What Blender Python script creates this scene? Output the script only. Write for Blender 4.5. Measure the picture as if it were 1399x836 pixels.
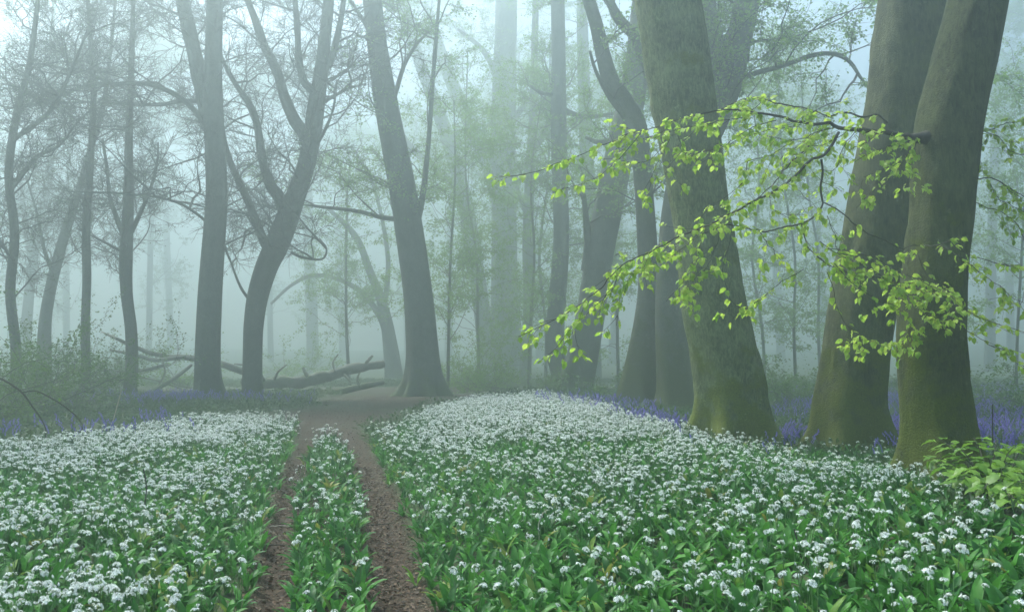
import bpy, math
import numpy as np
from mathutils import Vector, Matrix, Euler

# ------------------------------------------------------------------ camera, world, sun, exposure
SC = bpy.context.scene
for o in list(bpy.data.objects):
    bpy.data.objects.remove(o)
COL = SC.collection
F_PX, CX, CY, HORIZON = 1361.0, 699.5, 418.0, 487.0
CAM_Z = 1.2
PITCH = math.atan((HORIZON - CY) / F_PX)
cam_data = bpy.data.cameras.new('camera')
cam_data.sensor_width = 36.0
cam_data.lens = 36.0 * F_PX / 1399.0
cam_data.clip_start = 0.05
cam_data.clip_end = 1000.0
cam = bpy.data.objects.new('camera', cam_data)
COL.objects.link(cam)
cam.location = (0, 0, CAM_Z)
cam.rotation_euler = (math.pi / 2 + PITCH, 0, 0)
SC.camera = cam

SUN_EL, SUN_AZ = 58.0, -42.0          # degrees; azimuth measured from +Y towards +X
HAZE_DENSITY, HAZE_ANISO = 0.0195, 0.80
world = bpy.data.worlds.new('World')
SC.world = world
world.use_nodes = True
wn = world.node_tree
wn.nodes.clear()
sky = wn.nodes.new('ShaderNodeTexSky')
sky.sky_type = 'NISHITA'
sky.sun_disc = False
sky.sun_elevation = math.radians(SUN_EL)
sky.sun_rotation = math.radians(SUN_AZ)
sky.air_density, sky.dust_density, sky.ozone_density = 1.0, 2.4, 1.0
bgn = wn.nodes.new('ShaderNodeBackground')
bgn.inputs['Strength'].default_value = 0.068
wo = wn.nodes.new('ShaderNodeOutputWorld')
wn.links.new(sky.outputs[0], bgn.inputs['Color'])
wn.links.new(bgn.outputs[0], wo.inputs['Surface'])

sd = bpy.data.lights.new('sun', 'SUN')
sd.energy = 1.5
sd.angle = math.radians(14)
sd.color = (1.0, 0.96, 0.9)
sun = bpy.data.objects.new('sun', sd)
COL.objects.link(sun)
_e, _a = math.radians(SUN_EL), math.radians(SUN_AZ)
to_sun = Vector((math.sin(_a) * math.cos(_e), math.cos(_a) * math.cos(_e), math.sin(_e)))
sun.rotation_euler = to_sun.to_track_quat('Z', 'Y').to_euler()

vs = SC.view_settings
vs.view_transform = 'Standard'
vs.look = 'None'
vs.gamma = 1.0
vs.exposure = 2.34
vs.use_curve_mapping = False
cy = SC.cycles
cy.max_bounces = 5
cy.diffuse_bounces = 2
cy.glossy_bounces = 1
cy.transmission_bounces = 3
cy.volume_bounces = 1
cy.transparent_max_bounces = 4
cy.caustics_reflective = cy.caustics_refractive = False
cy.use_denoising = True
cy.use_adaptive_sampling = False
cy.sample_clamp_indirect = 4.0

# ------------------------------------------------------------------ numeric helpers
RNG = np.random.default_rng(11)


def sstep(a, b, x):
    t = np.clip((np.asarray(x, float) - a) / (b - a), 0, 1)
    return t * t * (3 - 2 * t)


def _hash(ix, iy, iz):
    n = (ix.astype(np.int64) * 374761393 + iy.astype(np.int64) * 668265263 + iz.astype(np.int64) * 2147483647) & 0xffffffff
    n = ((n ^ (n >> 13)) * 1274126177) & 0xffffffff
    return ((n ^ (n >> 16)) & 0xffff) / 65535.0


def vnoise(p):
    p = np.asarray(p, float)
    i = np.floor(p)
    f = p - i
    f = f * f * (3 - 2 * f)
    r = 0
    for dx in (0, 1):
        for dy in (0, 1):
            for dz in (0, 1):
                w = (f[..., 0] if dx else 1 - f[..., 0]) * (f[..., 1] if dy else 1 - f[..., 1]) * (f[..., 2] if dz else 1 - f[..., 2])
                r = r + w * _hash(i[..., 0] + dx, i[..., 1] + dy, i[..., 2] + dz)
    return r * 2 - 1


def fbm(p, o=3):
    r, a, s = 0, 1.0, 0
    for k in range(o):
        r = r + a * vnoise(np.asarray(p) * 2 ** k + 17.3 * k)
        s += a
        a *= 0.5
    return r / s


def norm(v):
    return v / np.maximum(np.linalg.norm(v, axis=-1, keepdims=True), 1e-9)


# path: left rut, middle strip, right rut, as x at distance y
PY = np.array([-6, 4.68, 6.2, 8.46, 12.3, 14.6, 17.6, 22, 26, 40])
PXL = np.array([0.45, -1.22, -1.55, -1.99, -2.70, -3.12, -3.75, -4.7, -6.0, -9.0])     # outer edge, left rut
PML = np.array([0.70, -1.05, -1.38, -1.84, -2.46, -2.82, -3.3, -4.2, -5, -8])         # left edge of the middle strip
PMR = np.array([1.15, -0.63, -0.90, -1.24, -2.02, -2.56, -3.1, -4.1, -4.9, -7.9])
PXR = np.array([1.57, -0.34, -0.61, -0.97, -1.72, -2.12, -2.75, -2.9, -2.7, -2.0])    # outer edge, right rut


def xl(y): return np.interp(y, PY, PXL)
def ml(y): return np.interp(y, PY, PML)
def mr(y): return np.interp(y, PY, PMR)
def xr(y): return np.interp(y, PY, PXR)


def height(x, y):
    x = np.asarray(x, float)
    y = np.asarray(y, float)
    dr = x - xr(y)
    dl = xl(y) - x
    near = 1 - sstep(23, 34, y)
    h = 0.23 * sstep(0.0, 3.2, dr) * near
    h = h - 0.27 * sstep(0.6, 4.0, x) * sstep(5, 11, y) * near
    h = h + 0.05 * sstep(0, 2, dl) * near
    inrut = sstep(-0.02, 0.1, x - xl(y)) * (1 - sstep(-0.1, 0.02, x - xr(y)))
    strip = sstep(-0.05, 0.08, x - ml(y)) * (1 - sstep(-0.08, 0.05, x - mr(y))) * (y < 15.5)
    h = h - 0.05 * inrut * (1 - strip) * (1 - sstep(15, 20, y))
    h = h + 0.05 * fbm(np.stack([x * 0.35, y * 0.35, 0 * x], -1), 2) * sstep(2, 6, y)
    h = h + 0.014 * fbm(np.stack([x * 5, y * 5, 0 * x + 3], -1), 3)
    h = h + 2.2 * sstep(60, 170, y) + 1.0 * sstep(25, 90, np.abs(x))
    return h


CP, SP = math.cos(PITCH), math.sin(PITCH)


def pix(px, py, d):
    """World point on the sight line of a photograph pixel, at distance d along +Y."""
    px = np.asarray(px, float)
    py = np.asarray(py, float)
    u = (px - CX) / F_PX
    v = -(py - CY) / F_PX
    dy = CP - SP * v
    dz = SP + CP * v
    s = d / dy
    return np.stack([u * s, d + 0 * s, CAM_Z + dz * s], -1)


# ------------------------------------------------------------------ mesh helpers
class MB:
    def __init__(self):
        self.v, self.f, self.n, self.mi = [], [], 0, []

    def add(self, V, F, mat=0):
        V = np.asarray(V, np.float32).reshape(-1, 3)
        F = np.asarray(F, np.int64)
        self.v.append(V)
        self.f.append(F + self.n)
        self.mi.append(np.full(len(F), mat, np.int32))
        self.n += len(V)

    def tube(self, P, R, sides=8, cap=True, mod=None):
        """P (k,3), R (k,); mod(theta, i) optional radial factor array (k,sides)."""
        P = np.asarray(P, float)
        k = len(P)
        T = norm(np.gradient(P, axis=0))
        ref = np.array([0.0, -1.0, 0.0]) if abs(T[0][1]) < 0.9 else np.array([1.0, 0, 0])
        U = np.zeros_like(P)
        u = ref
        for i in range(k):
            u = u - T[i] * np.dot(u, T[i])
            u = u / max(np.linalg.norm(u), 1e-9)
            U[i] = u
        W = np.cross(T, U)
        th = np.linspace(0, 2 * np.pi, sides, endpoint=False)
        rr = np.asarray(R, float)[:, None] * np.ones((k, sides))
        if mod is not None:
            rr = rr * mod
        V = P[:, None, :] + rr[..., None] * (U[:, None, :] * np.cos(th)[None, :, None] + W[:, None, :] * np.sin(th)[None, :, None])
        i = np.arange(k - 1)[:, None] * sides
        j = np.arange(sides)[None, :]
        jn = (j + 1) % sides
        F = np.stack([i + j, i + jn, i + sides + jn, i + sides + j], -1).reshape(-1, 4)
        self.add(V.reshape(-1, 3), F)
        if cap:
            for ring, rev in ((0, True), (k - 1, False)):
                c = self.n
                idx = np.arange(sides)
                tri = np.stack([idx, (idx + 1) % sides, np.full(sides, sides), np.full(sides, sides)], -1)
                Vc = np.vstack([V[ring], P[ring][None] + (T[ring] * np.mean(R[ring]) * 0.3 * (-1 if rev else 1))[None]])
                if rev:
                    tri = tri[:, [1, 0, 2, 3]]
                self.add(Vc, tri)

    def tubes(self, P, R, sides=3):
        """Many thin tubes with the same number of points: P (m,k,3), R (m,k)."""
        m, k, _ = P.shape
        if m == 0:
            return
        T = norm(np.gradient(P, axis=1))
        ref = np.where(np.abs(T[..., 2:3]) < 0.9, np.array([0, 0, 1.0]), np.array([1.0, 0, 0]))
        U = norm(np.cross(T, ref))
        W = np.cross(T, U)
        th = np.linspace(0, 2 * np.pi, sides, endpoint=False)
        V = P[:, :, None, :] + R[:, :, None, None] * (U[:, :, None, :] * np.cos(th)[None, None, :, None] + W[:, :, None, :] * np.sin(th)[None, None, :, None])
        a = (np.arange(m)[:, None, None] * k + np.arange(k - 1)[None, :, None]) * sides
        j = np.arange(sides)[None, None, :]
        jn = (j + 1) % sides
        F = np.stack([a + j, a + jn, a + sides + jn, a + sides + j], -1).reshape(-1, 4)
        self.add(V.reshape(-1, 3), F)

    def leaves(self, C, D, N, S, W=0.55, tri=False):
        """Small folded leaf faces: centre base C, direction D, normal N, length S."""
        D = norm(D)
        B = norm(np.cross(D, N))
        N = np.cross(B, D)
        S = S[:, None]
        p0 = C
        p1 = C + D * S * 0.45 + B * S * W * 0.5 + N * S * 0.10
        p2 = C + D * S - N * S * 0.12
        p3 = C + D * S * 0.45 - B * S * W * 0.5 + N * S * 0.10
        if tri:
            V = np.stack([p1, p2, p3], 1).reshape(-1, 3)
            i3 = np.arange(len(C) * 3).reshape(-1, 3)
            self.add(V, np.hstack([i3, i3[:, 2:]]))
            return
        V = np.stack([p0, p1, p2, p3], 1).reshape(-1, 3)
        F = np.arange(len(C) * 4).reshape(-1, 4)
        self.add(V, F)

    def mesh(self, name, mats, origin=(0, 0, 0), smooth=True):
        V = (np.vstack(self.v) - np.asarray(origin, np.float32)).astype(np.float32)
        F = np.vstack([f if f.shape[1] == 4 else np.hstack([f, f[:, -1:]]) for f in self.f])
        mi = np.concatenate(self.mi)
        tri = F[:, 2] == F[:, 3]
        tot = np.where(tri, 3, 4).astype(np.int32)
        start = np.concatenate([[0], np.cumsum(tot)[:-1]]).astype(np.int32)
        keep = np.ones(F.shape, bool)
        keep[tri, 3] = False
        loops = F[keep].astype(np.int32)
        me = bpy.data.meshes.new(name)
        me.vertices.add(len(V))
        me.vertices.foreach_set('co', V.ravel())
        me.loops.add(len(loops))
        me.loops.foreach_set('vertex_index', loops)
        me.polygons.add(len(F))
        me.polygons.foreach_set('loop_start', start)
        me.polygons.foreach_set('loop_total', tot)
        me.polygons.foreach_set('material_index', mi)
        me.polygons.foreach_set('use_smooth', np.full(len(F), smooth))
        for m in (mats if isinstance(mats, (list, tuple)) else [mats]):
            me.materials.append(m)
        me.update(calc_edges=True)
        return me


def link(name, data, parent=None, loc=None, rot=None, scale=None):
    o = bpy.data.objects.new(name, data)
    COL.objects.link(o)
    if parent is not None:
        o.parent = parent
    if loc is not None:
        o.location = tuple(float(c) for c in loc)
    if rot is not None:
        o.rotation_euler = rot
    if scale is not None:
        o.scale = (scale,) * 3 if np.isscalar(scale) else scale
    return o


def tag(o, label=None, cat=None, group=None, kind=None):
    if label: o['label'] = label
    if cat: o['category'] = cat
    if group: o['group'] = group
    if kind: o['kind'] = kind
    return o


def thing(name, label, cat, loc, group=None):
    return tag(link(name, None, loc=loc), label, cat, group)


def spline(P, n):
    """Catmull-Rom resample of control rows P (k, c) to n rows."""
    P = np.asarray(P, float)
    k = len(P)
    Q = np.vstack([2 * P[0] - P[1], P, 2 * P[-1] - P[-2]])
    seg = np.linalg.norm(np.diff(P[:, :3], axis=0), axis=1)
    cum = np.concatenate([[0], np.cumsum(seg)])
    s = np.linspace(0, cum[-1], n)
    i = np.clip(np.searchsorted(cum, s, side='right') - 1, 0, k - 2)
    t = ((s - cum[i]) / np.maximum(seg[i], 1e-9))[:, None]
    a, b, c, d = Q[i], Q[i + 1], Q[i + 2], Q[i + 3]
    return 0.5 * (2 * b + (c - a) * t + (2 * a - 5 * b + 4 * c - d) * t ** 2 + (3 * b - a - 3 * c + d) * t ** 3)


# ------------------------------------------------------------------ materials
def new_mat(name):
    m = bpy.data.materials.new(name)
    m.use_nodes = True
    nt = m.node_tree
    nt.nodes.clear()
    return m, nt, nt.nodes, nt.links


def ramp(N, cols, pos):
    r = N.new('ShaderNodeValToRGB')
    cr = r.color_ramp
    while len(cr.elements) < len(cols):
        cr.elements.new(0.5)
    for e, c, p in zip(cr.elements, cols, pos):
        e.position = p
        e.color = (*c, 1)
    return r


def bark(name, c0, c1, moss, moss_top=1.4, fissure=0.5, moss_patch=0.55, vscale=3.0):
    m, nt, N, L = new_mat(name)
    tc = N.new('ShaderNodeTexCoord')
    mp = N.new('ShaderNodeMapping')
    mp.inputs['Scale'].default_value = (30, 30, vscale * 4.0)
    L.new(tc.outputs['Object'], mp.inputs['Vector'])
    n1 = N.new('ShaderNodeTexNoise')
    n1.inputs['Scale'].default_value = 1.0
    n1.inputs['Detail'].default_value = 5
    n1.inputs['Roughness'].default_value = 0.72
    n1.inputs['Distortion'].default_value = 0.8
    L.new(mp.outputs[0], n1.inputs['Vector'])
    n2 = N.new('ShaderNodeTexNoise')
    n2.inputs['Scale'].default_value = 2.3
    n2.inputs['Detail'].default_value = 7
    n2.inputs['Roughness'].default_value = 0.7
    L.new(tc.outputs['Object'], n2.inputs['Vector'])
    mix = N.new('ShaderNodeMath'); mix.operation = 'MULTIPLY_ADD'
    mix.inputs[1].default_value = 0.55
    L.new(n1.outputs[0], mix.inputs[0])
    h2 = N.new('ShaderNodeMath'); h2.operation = 'MULTIPLY'; h2.inputs[1].default_value = 0.45
    L.new(n2.outputs[0], h2.inputs[0])
    L.new(h2.outputs[0], mix.inputs[2])
    rp = ramp(N, [c0, tuple(0.5 * (a + b) for a, b in zip(c0, c1)), c1], [0.40, 0.5, 0.60])
    L.new(mix.outputs[0], rp.inputs[0])
    # moss and algae: thick near the roots, in patches higher up
    sep = N.new('ShaderNodeSeparateXYZ')
    L.new(tc.outputs['Object'], sep.inputs[0])
    mr_ = N.new('ShaderNodeMapRange')
    mr_.inputs['From Min'].default_value = 0.0
    mr_.inputs['From Max'].default_value = moss_top
    mr_.inputs['To Min'].default_value = 0.26
    mr_.inputs['To Max'].default_value = 0.0
    L.new(sep.outputs['Z'], mr_.inputs['Value'])
    n3 = N.new('ShaderNodeTexNoise')
    n3.inputs['Scale'].default_value = 2.6
    n3.inputs['Detail'].default_value = 6
    n3.inputs['Roughness'].default_value = 0.7
    L.new(tc.outputs['Object'], n3.inputs['Vector'])
    ad = N.new('ShaderNodeMath'); ad.operation = 'ADD'
    L.new(n3.outputs[0], ad.inputs[0])
    L.new(mr_.outputs[0], ad.inputs[1])
    mrp = ramp(N, [(0, 0, 0), (1, 1, 1)], [moss_patch + 0.02, moss_patch + 0.12])
    L.new(ad.outputs[0], mrp.inputs[0])
    n4 = N.new('ShaderNodeTexNoise')
    n4.inputs['Scale'].default_value = 60
    n4.inputs['Detail'].default_value = 3
    L.new(tc.outputs['Object'], n4.inputs['Vector'])
    mc = ramp(N, [tuple(0.45 * c for c in moss), moss], [0.3, 0.65])
    L.new(n4.outputs[0], mc.inputs[0])
    cm = N.new('ShaderNodeMix'); cm.data_type = 'RGBA'
    L.new(mrp.outputs[0], cm.inputs[0])
    L.new(rp.outputs[0], cm.inputs[6])
    L.new(mc.outputs[0], cm.inputs[7])
    n5 = N.new('ShaderNodeTexNoise')
    n5.inputs['Scale'].default_value = 7.0
    n5.inputs['Detail'].default_value = 6
    n5.inputs['Roughness'].default_value = 0.75
    L.new(tc.outputs['Object'], n5.inputs['Vector'])
    lr = ramp(N, [(0, 0, 0), (0.75, 0.75, 0.75)], [0.62, 0.68])
    L.new(n5.outputs[0], lr.inputs[0])
    cl = N.new('ShaderNodeMix'); cl.data_type = 'RGBA'
    cl.inputs[7].default_value = (*[min(0.5, 1.25 * c + 0.03) for c in c1], 1)
    L.new(lr.outputs[0], cl.inputs[0])
    L.new(cm.outputs[2], cl.inputs[6])
    cm = cl
    b = N.new('ShaderNodeBump')
    b.inputs['Strength'].default_value = fissure
    b.inputs['Distance'].default_value = 0.025
    hh = N.new('ShaderNodeMath'); hh.operation = 'MULTIPLY_ADD'; hh.inputs[1].default_value = 0.35
    L.new(n4.outputs[0], hh.inputs[0])
    L.new(mix.outputs[0], hh.inputs[2])
    L.new(hh.outputs[0], b.inputs['Height'])
    p = N.new('ShaderNodeBsdfPrincipled')
    p.inputs['Roughness'].default_value = 0.85
    p.inputs['Specular IOR Level'].default_value = 0.25
    L.new(cm.outputs[2], p.inputs['Base Color'])
    L.new(b.outputs[0], p.inputs['Normal'])
    o = N.new('ShaderNodeOutputMaterial')
    L.new(p.outputs[0], o.inputs[0])
    return m


def leafmat(name, ca, cb, trans=0.45, rough=0.5, spec=0.35, rnd='island', tcol=None, old=None):
    m, nt, N, L = new_mat(name)
    if rnd == 'island':
        g = N.new('ShaderNodeNewGeometry'); src = g.outputs['Random Per Island']
    else:
        g = N.new('ShaderNodeObjectInfo'); src = g.outputs['Random']
    rp = ramp(N, [ca, cb, old], [0.0, 0.95, 1.0]) if old else ramp(N, [ca, cb], [0.0, 1.0])
    L.new(src, rp.inputs[0])
    col = rp.outputs[0]
    tc = N.new('ShaderNodeTexCoord')
    nz = N.new('ShaderNodeTexNoise')
    nz.inputs['Scale'].default_value = 35
    L.new(tc.outputs['Object'], nz.inputs['Vector'])
    hv = N.new('ShaderNodeHueSaturation')
    mm = N.new('ShaderNodeMapRange')
    mm.inputs['From Min'].default_value = 0.3; mm.inputs['From Max'].default_value = 0.7
    mm.inputs['To Min'].default_value = 0.8; mm.inputs['To Max'].default_value = 1.2
    L.new(nz.outputs[0], mm.inputs[0])
    L.new(mm.outputs[0], hv.inputs['Value'])
    L.new(col, hv.inputs['Color'])
    p = N.new('ShaderNodeBsdfPrincipled')
    p.inputs['Roughness'].default_value = rough
    p.inputs['Specular IOR Level'].default_value = spec
    L.new(hv.outputs[0], p.inputs['Base Color'])
    t = N.new('ShaderNodeBsdfTranslucent')
    if tcol:
        t.inputs['Color'].default_value = (*tcol, 1)
    else:
        L.new(hv.outputs[0], t.inputs['Color'])
    mx = N.new('ShaderNodeMixShader')
    mx.inputs[0].default_value = trans
    L.new(p.outputs[0], mx.inputs[1])
    L.new(t.outputs[0], mx.inputs[2])
    o = N.new('ShaderNodeOutputMaterial')
    L.new(mx.outputs[0], o.inputs[0])
    return m


M = {}
M['bark_big'] = bark('bark_big', (0.035, 0.05, 0.016), (0.21, 0.245, 0.11), (0.13, 0.165, 0.014), 1.5, 1.0, 0.56, 2.6)
M['bark_dark'] = bark('bark_dark', (0.018, 0.023, 0.008), (0.10, 0.115, 0.045), (0.10, 0.125, 0.010), 1.8, 1.0, 0.55, 1.8)
M['bark_grey'] = bark('bark_grey', (0.035, 0.042, 0.036), (0.11, 0.122, 0.10), (0.07, 0.10, 0.03), 1.3, 0.5, 0.64, 3.0)
M['bark_moss'] = bark('bark_moss', (0.05, 0.06, 0.045), (0.12, 0.13, 0.10), (0.08, 0.10, 0.03), 2.4, 0.4, 0.52, 3.0)
M['bark_log'] = bark('bark_log', (0.07, 0.075, 0.06), (0.2, 0.2, 0.17), (0.10, 0.13, 0.06), 1.0, 0.5, 0.55, 8.0)
M['twig'] = bark('twig', (0.03, 0.028, 0.022), (0.075, 0.07, 0.06), (0.06, 0.08, 0.02), 0.2, 0.2, 0.72, 8.0)
M['pale_wood'] = bark('pale_wood', (0.30, 0.27, 0.22), (0.55, 0.5, 0.42), (0.4, 0.36, 0.28), 0.1, 0.2, 0.9, 8.0)
M['leaf_bough'] = leafmat('leaf_bough', (0.27, 0.47, 0.05), (0.50, 0.66, 0.10), 0.55, 0.5, 0.3, 'obj')
M['leaf_bough_far'] = leafmat('leaf_bough_far', (0.27, 0.47, 0.05), (0.50, 0.66, 0.10), 0.55, 0.5, 0.3)
M['bud'] = leafmat('bud', (0.28, 0.12, 0.06), (0.34, 0.17, 0.09), 0.3)
M['leaf_fresh'] = leafmat('leaf_fresh', (0.11, 0.24, 0.03), (0.22, 0.38, 0.05), 0.5, 0.5, 0.3)
M['leaf_mid'] = leafmat('leaf_mid', (0.06, 0.14, 0.025), (0.13, 0.24, 0.045), 0.45, 0.5, 0.3)
M['leaf_grey'] = leafmat('leaf_grey', (0.06, 0.10, 0.045), (0.11, 0.17, 0.06), 0.45, 0.6, 0.2)
M['leaf_sapling'] = leafmat('leaf_sapling', (0.10, 0.23, 0.022), (0.18, 0.34, 0.035), 0.45, 0.45, 0.4, 'obj')
M['garlic_leaf'] = leafmat('garlic_leaf', (0.022, 0.11, 0.022), (0.08, 0.27, 0.035), 0.34, 0.5, 0.22, 'obj', None, (0.27, 0.28, 0.06))
M['garlic_stem'] = leafmat('garlic_stem', (0.09, 0.19, 0.06), (0.13, 0.25, 0.08), 0.2, 0.4, 0.4, 'obj')
M['garlic_petal'] = leafmat('garlic_petal', (0.80, 0.84, 0.80), (0.88, 0.90, 0.88), 0.35, 0.6, 0.2, 'obj')
M['bluebell'] = leafmat('bluebell', (0.17, 0.13, 0.50), (0.26, 0.20, 0.62), 0.35, 0.6, 0.2, 'obj')
M['bluebell_leaf'] = leafmat('bluebell_leaf', (0.03, 0.09, 0.03), (0.06, 0.14, 0.04), 0.3, 0.4, 0.4, 'obj')
M['ground_leaf'] = leafmat('ground_leaf', (0.035, 0.085, 0.03), (0.09, 0.15, 0.045), 0.35, 0.5, 0.3, 'obj')
M['litter'] = leafmat('litter', (0.018, 0.011, 0.007), (0.16, 0.105, 0.06), 0.1, 0.6, 0.25, 'obj')


def ground_mat():
    m, nt, N, L = new_mat('woodland_soil')
    at = N.new('ShaderNodeAttribute'); at.attribute_name = 'path'
    tc = N.new('ShaderNodeTexCoord')
    n1 = N.new('ShaderNodeTexNoise'); n1.inputs['Scale'].default_value = 26; n1.inputs['Detail'].default_value = 6; n1.inputs['Roughness'].default_value = 0.7
    L.new(tc.outputs['Object'], n1.inputs['Vector'])
    v = N.new('ShaderNodeTexVoronoi'); v.inputs['Scale'].default_value = 60
    L.new(tc.outputs['Object'], v.inputs['Vector'])
    soil = ramp(N, [(0.010, 0.007, 0.005), (0.034, 0.022, 0.014), (0.08, 0.055, 0.036)], [0.38, 0.5, 0.64])
    L.new(n1.outputs[0], soil.inputs[0])
    lit = ramp(N, [(0.012, 0.008, 0.005), (0.046, 0.03, 0.018), (0.10, 0.07, 0.044)], [0.1, 0.5, 0.9])
    L.new(v.outputs['Color'], lit.inputs[0])
    mx = N.new('ShaderNodeMix'); mx.data_type = 'RGBA'; mx.inputs[0].default_value = 0.45
    L.new(soil.outputs[0], mx.inputs[6]); L.new(lit.outputs[0], mx.inputs[7])
    n2 = N.new('ShaderNodeTexNoise'); n2.inputs['Scale'].default_value = 1.4; n2.inputs['Detail'].default_value = 6
    L.new(tc.outputs['Object'], n2.inputs['Vector'])
    gr = ramp(N, [(0.03, 0.045, 0.018), (0.05, 0.075, 0.028), (0.08, 0.07, 0.04)], [0.35, 0.55, 0.75])
    L.new(n2.outputs[0], gr.inputs[0])
    m2 = N.new('ShaderNodeMix'); m2.data_type = 'RGBA'
    L.new(at.outputs['Fac'], m2.inputs[0]); L.new(gr.outputs[0], m2.inputs[6]); L.new(mx.outputs[2], m2.inputs[7])
    b = N.new('ShaderNodeBump'); b.inputs['Strength'].default_value = 0.7; b.inputs['Distance'].default_value = 0.02
    L.new(n1.outputs[0], b.inputs['Height'])
    p = N.new('ShaderNodeBsdfPrincipled'); p.inputs['Roughness'].default_value = 0.9; p.inputs['Specular IOR Level'].default_value = 0.2
    L.new(m2.outputs[2], p.inputs['Base Color']); L.new(b.outputs[0], p.inputs['Normal'])
    o = N.new('ShaderNodeOutputMaterial'); L.new(p.outputs[0], o.inputs[0])
    return m


M['ground'] = ground_mat()


# ------------------------------------------------------------------ ground
def path_mask(x, y):
    """1 on bare brown litter (ruts, the opening beyond them, round the middle beech), 0 on green floor."""
    rut = sstep(-0.1, 0.06, x - xl(y)) * (1 - sstep(-0.06, 0.1, x - xr(y))) * (1 - sstep(17, 20, y))
    j = 0.5 * fbm(np.stack([x * 0.8, y * 0.8, 0 * x + 9], -1), 3)
    op = np.exp(-(((x + 3.6 + j) / 1.5) ** 2 + ((y - 20 + j) / 3.6) ** 2) ** 2)
    tr = np.exp(-(((x + 2.6 + j) / 3.0) ** 2 + ((y - 28 + j) / 5.5) ** 2) ** 2)
    cross = np.exp(-((y - 36 - 0.1 * x + 2 * j) / 3.5) ** 4) * sstep(-30, -6, -np.abs(x + 6))
    return np.clip(np.maximum.reduce([rut, op, tr, 0.85 * cross]), 0, 1)


def axis(parts):
    return np.unique(np.concatenate([np.arange(a, b, s) for a, b, s in parts]))


gx = axis([(-200, -30, 6), (-30, -9, 0.8), (-9, -4.5, 0.22), (-4.5, 1.6, 0.06), (1.6, 9, 0.22), (9, 30, 0.8), (30, 201, 6)])
gy = axis([(-30, 0, 1.0), (0, 3.5, 0.3), (3.5, 9, 0.07), (9, 20, 0.14), (20, 45, 0.6), (45, 206, 4)])
GX, GY = np.meshgrid(gx, gy)
GZ = height(GX, GY)
nb_, na_ = GX.shape
mb = MB()
ii = np.arange(nb_ - 1)[:, None] * na_ + np.arange(na_ - 1)[None]
mb.add(np.stack([GX, GY, GZ], -1).reshape(-1, 3), np.stack([ii, ii + 1, ii + na_ + 1, ii + na_], -1).reshape(-1, 4))
gme = mb.mesh('ground', M['ground'])
att = gme.attributes.new('path', 'FLOAT', 'POINT')
att.data.foreach_set('value', path_mask(GX, GY).ravel().astype(np.float32))
tag(link('ground', gme), 'woodland floor with two bare brown ruts leading into the mist', 'ground', kind='structure')


# ------------------------------------------------------------------ trees
def grow(P0, D, Ln, K, wob, up):
    m = len(P0)
    pts = np.zeros((m, K, 3))
    pts[:, 0] = P0
    d = norm(D)
    for i in range(1, K):
        d = d + wob * RNG.normal(size=(m, 3))
        d[:, 2] += up
        d = norm(d)
        pts[:, i] = pts[:, i - 1] + d * (Ln / (K - 1))[:, None]
    return pts


def children(pts, n, tmin, a0, a1, flat=0.55):
    m, K, _ = pts.shape
    t = np.sort(RNG.uniform(tmin, 0.98, (m, n)), axis=1)
    f = t * (K - 1)
    i = np.minimum(f.astype(int), K - 2)
    fr = (f - i)[..., None]
    r = np.arange(m)[:, None]
    p = pts[r, i] * (1 - fr) + pts[r, i + 1] * fr
    tan = norm(pts[r, i + 1] - pts[r, i])
    rv = RNG.normal(size=(m, n, 3))
    rv[..., 2] *= flat
    perp = norm(rv - tan * (rv * tan).sum(-1, keepdims=True))
    ang = np.radians(RNG.uniform(a0, a1, (m, n)))[..., None]
    d = tan * np.cos(ang) + perp * np.sin(ang)
    return p.reshape(-1, 3), d.reshape(-1, 3), t.reshape(-1)


def taper(R, K, end=0.25):
    return R[:, None] * np.linspace(1, end, K)[None]


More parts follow.
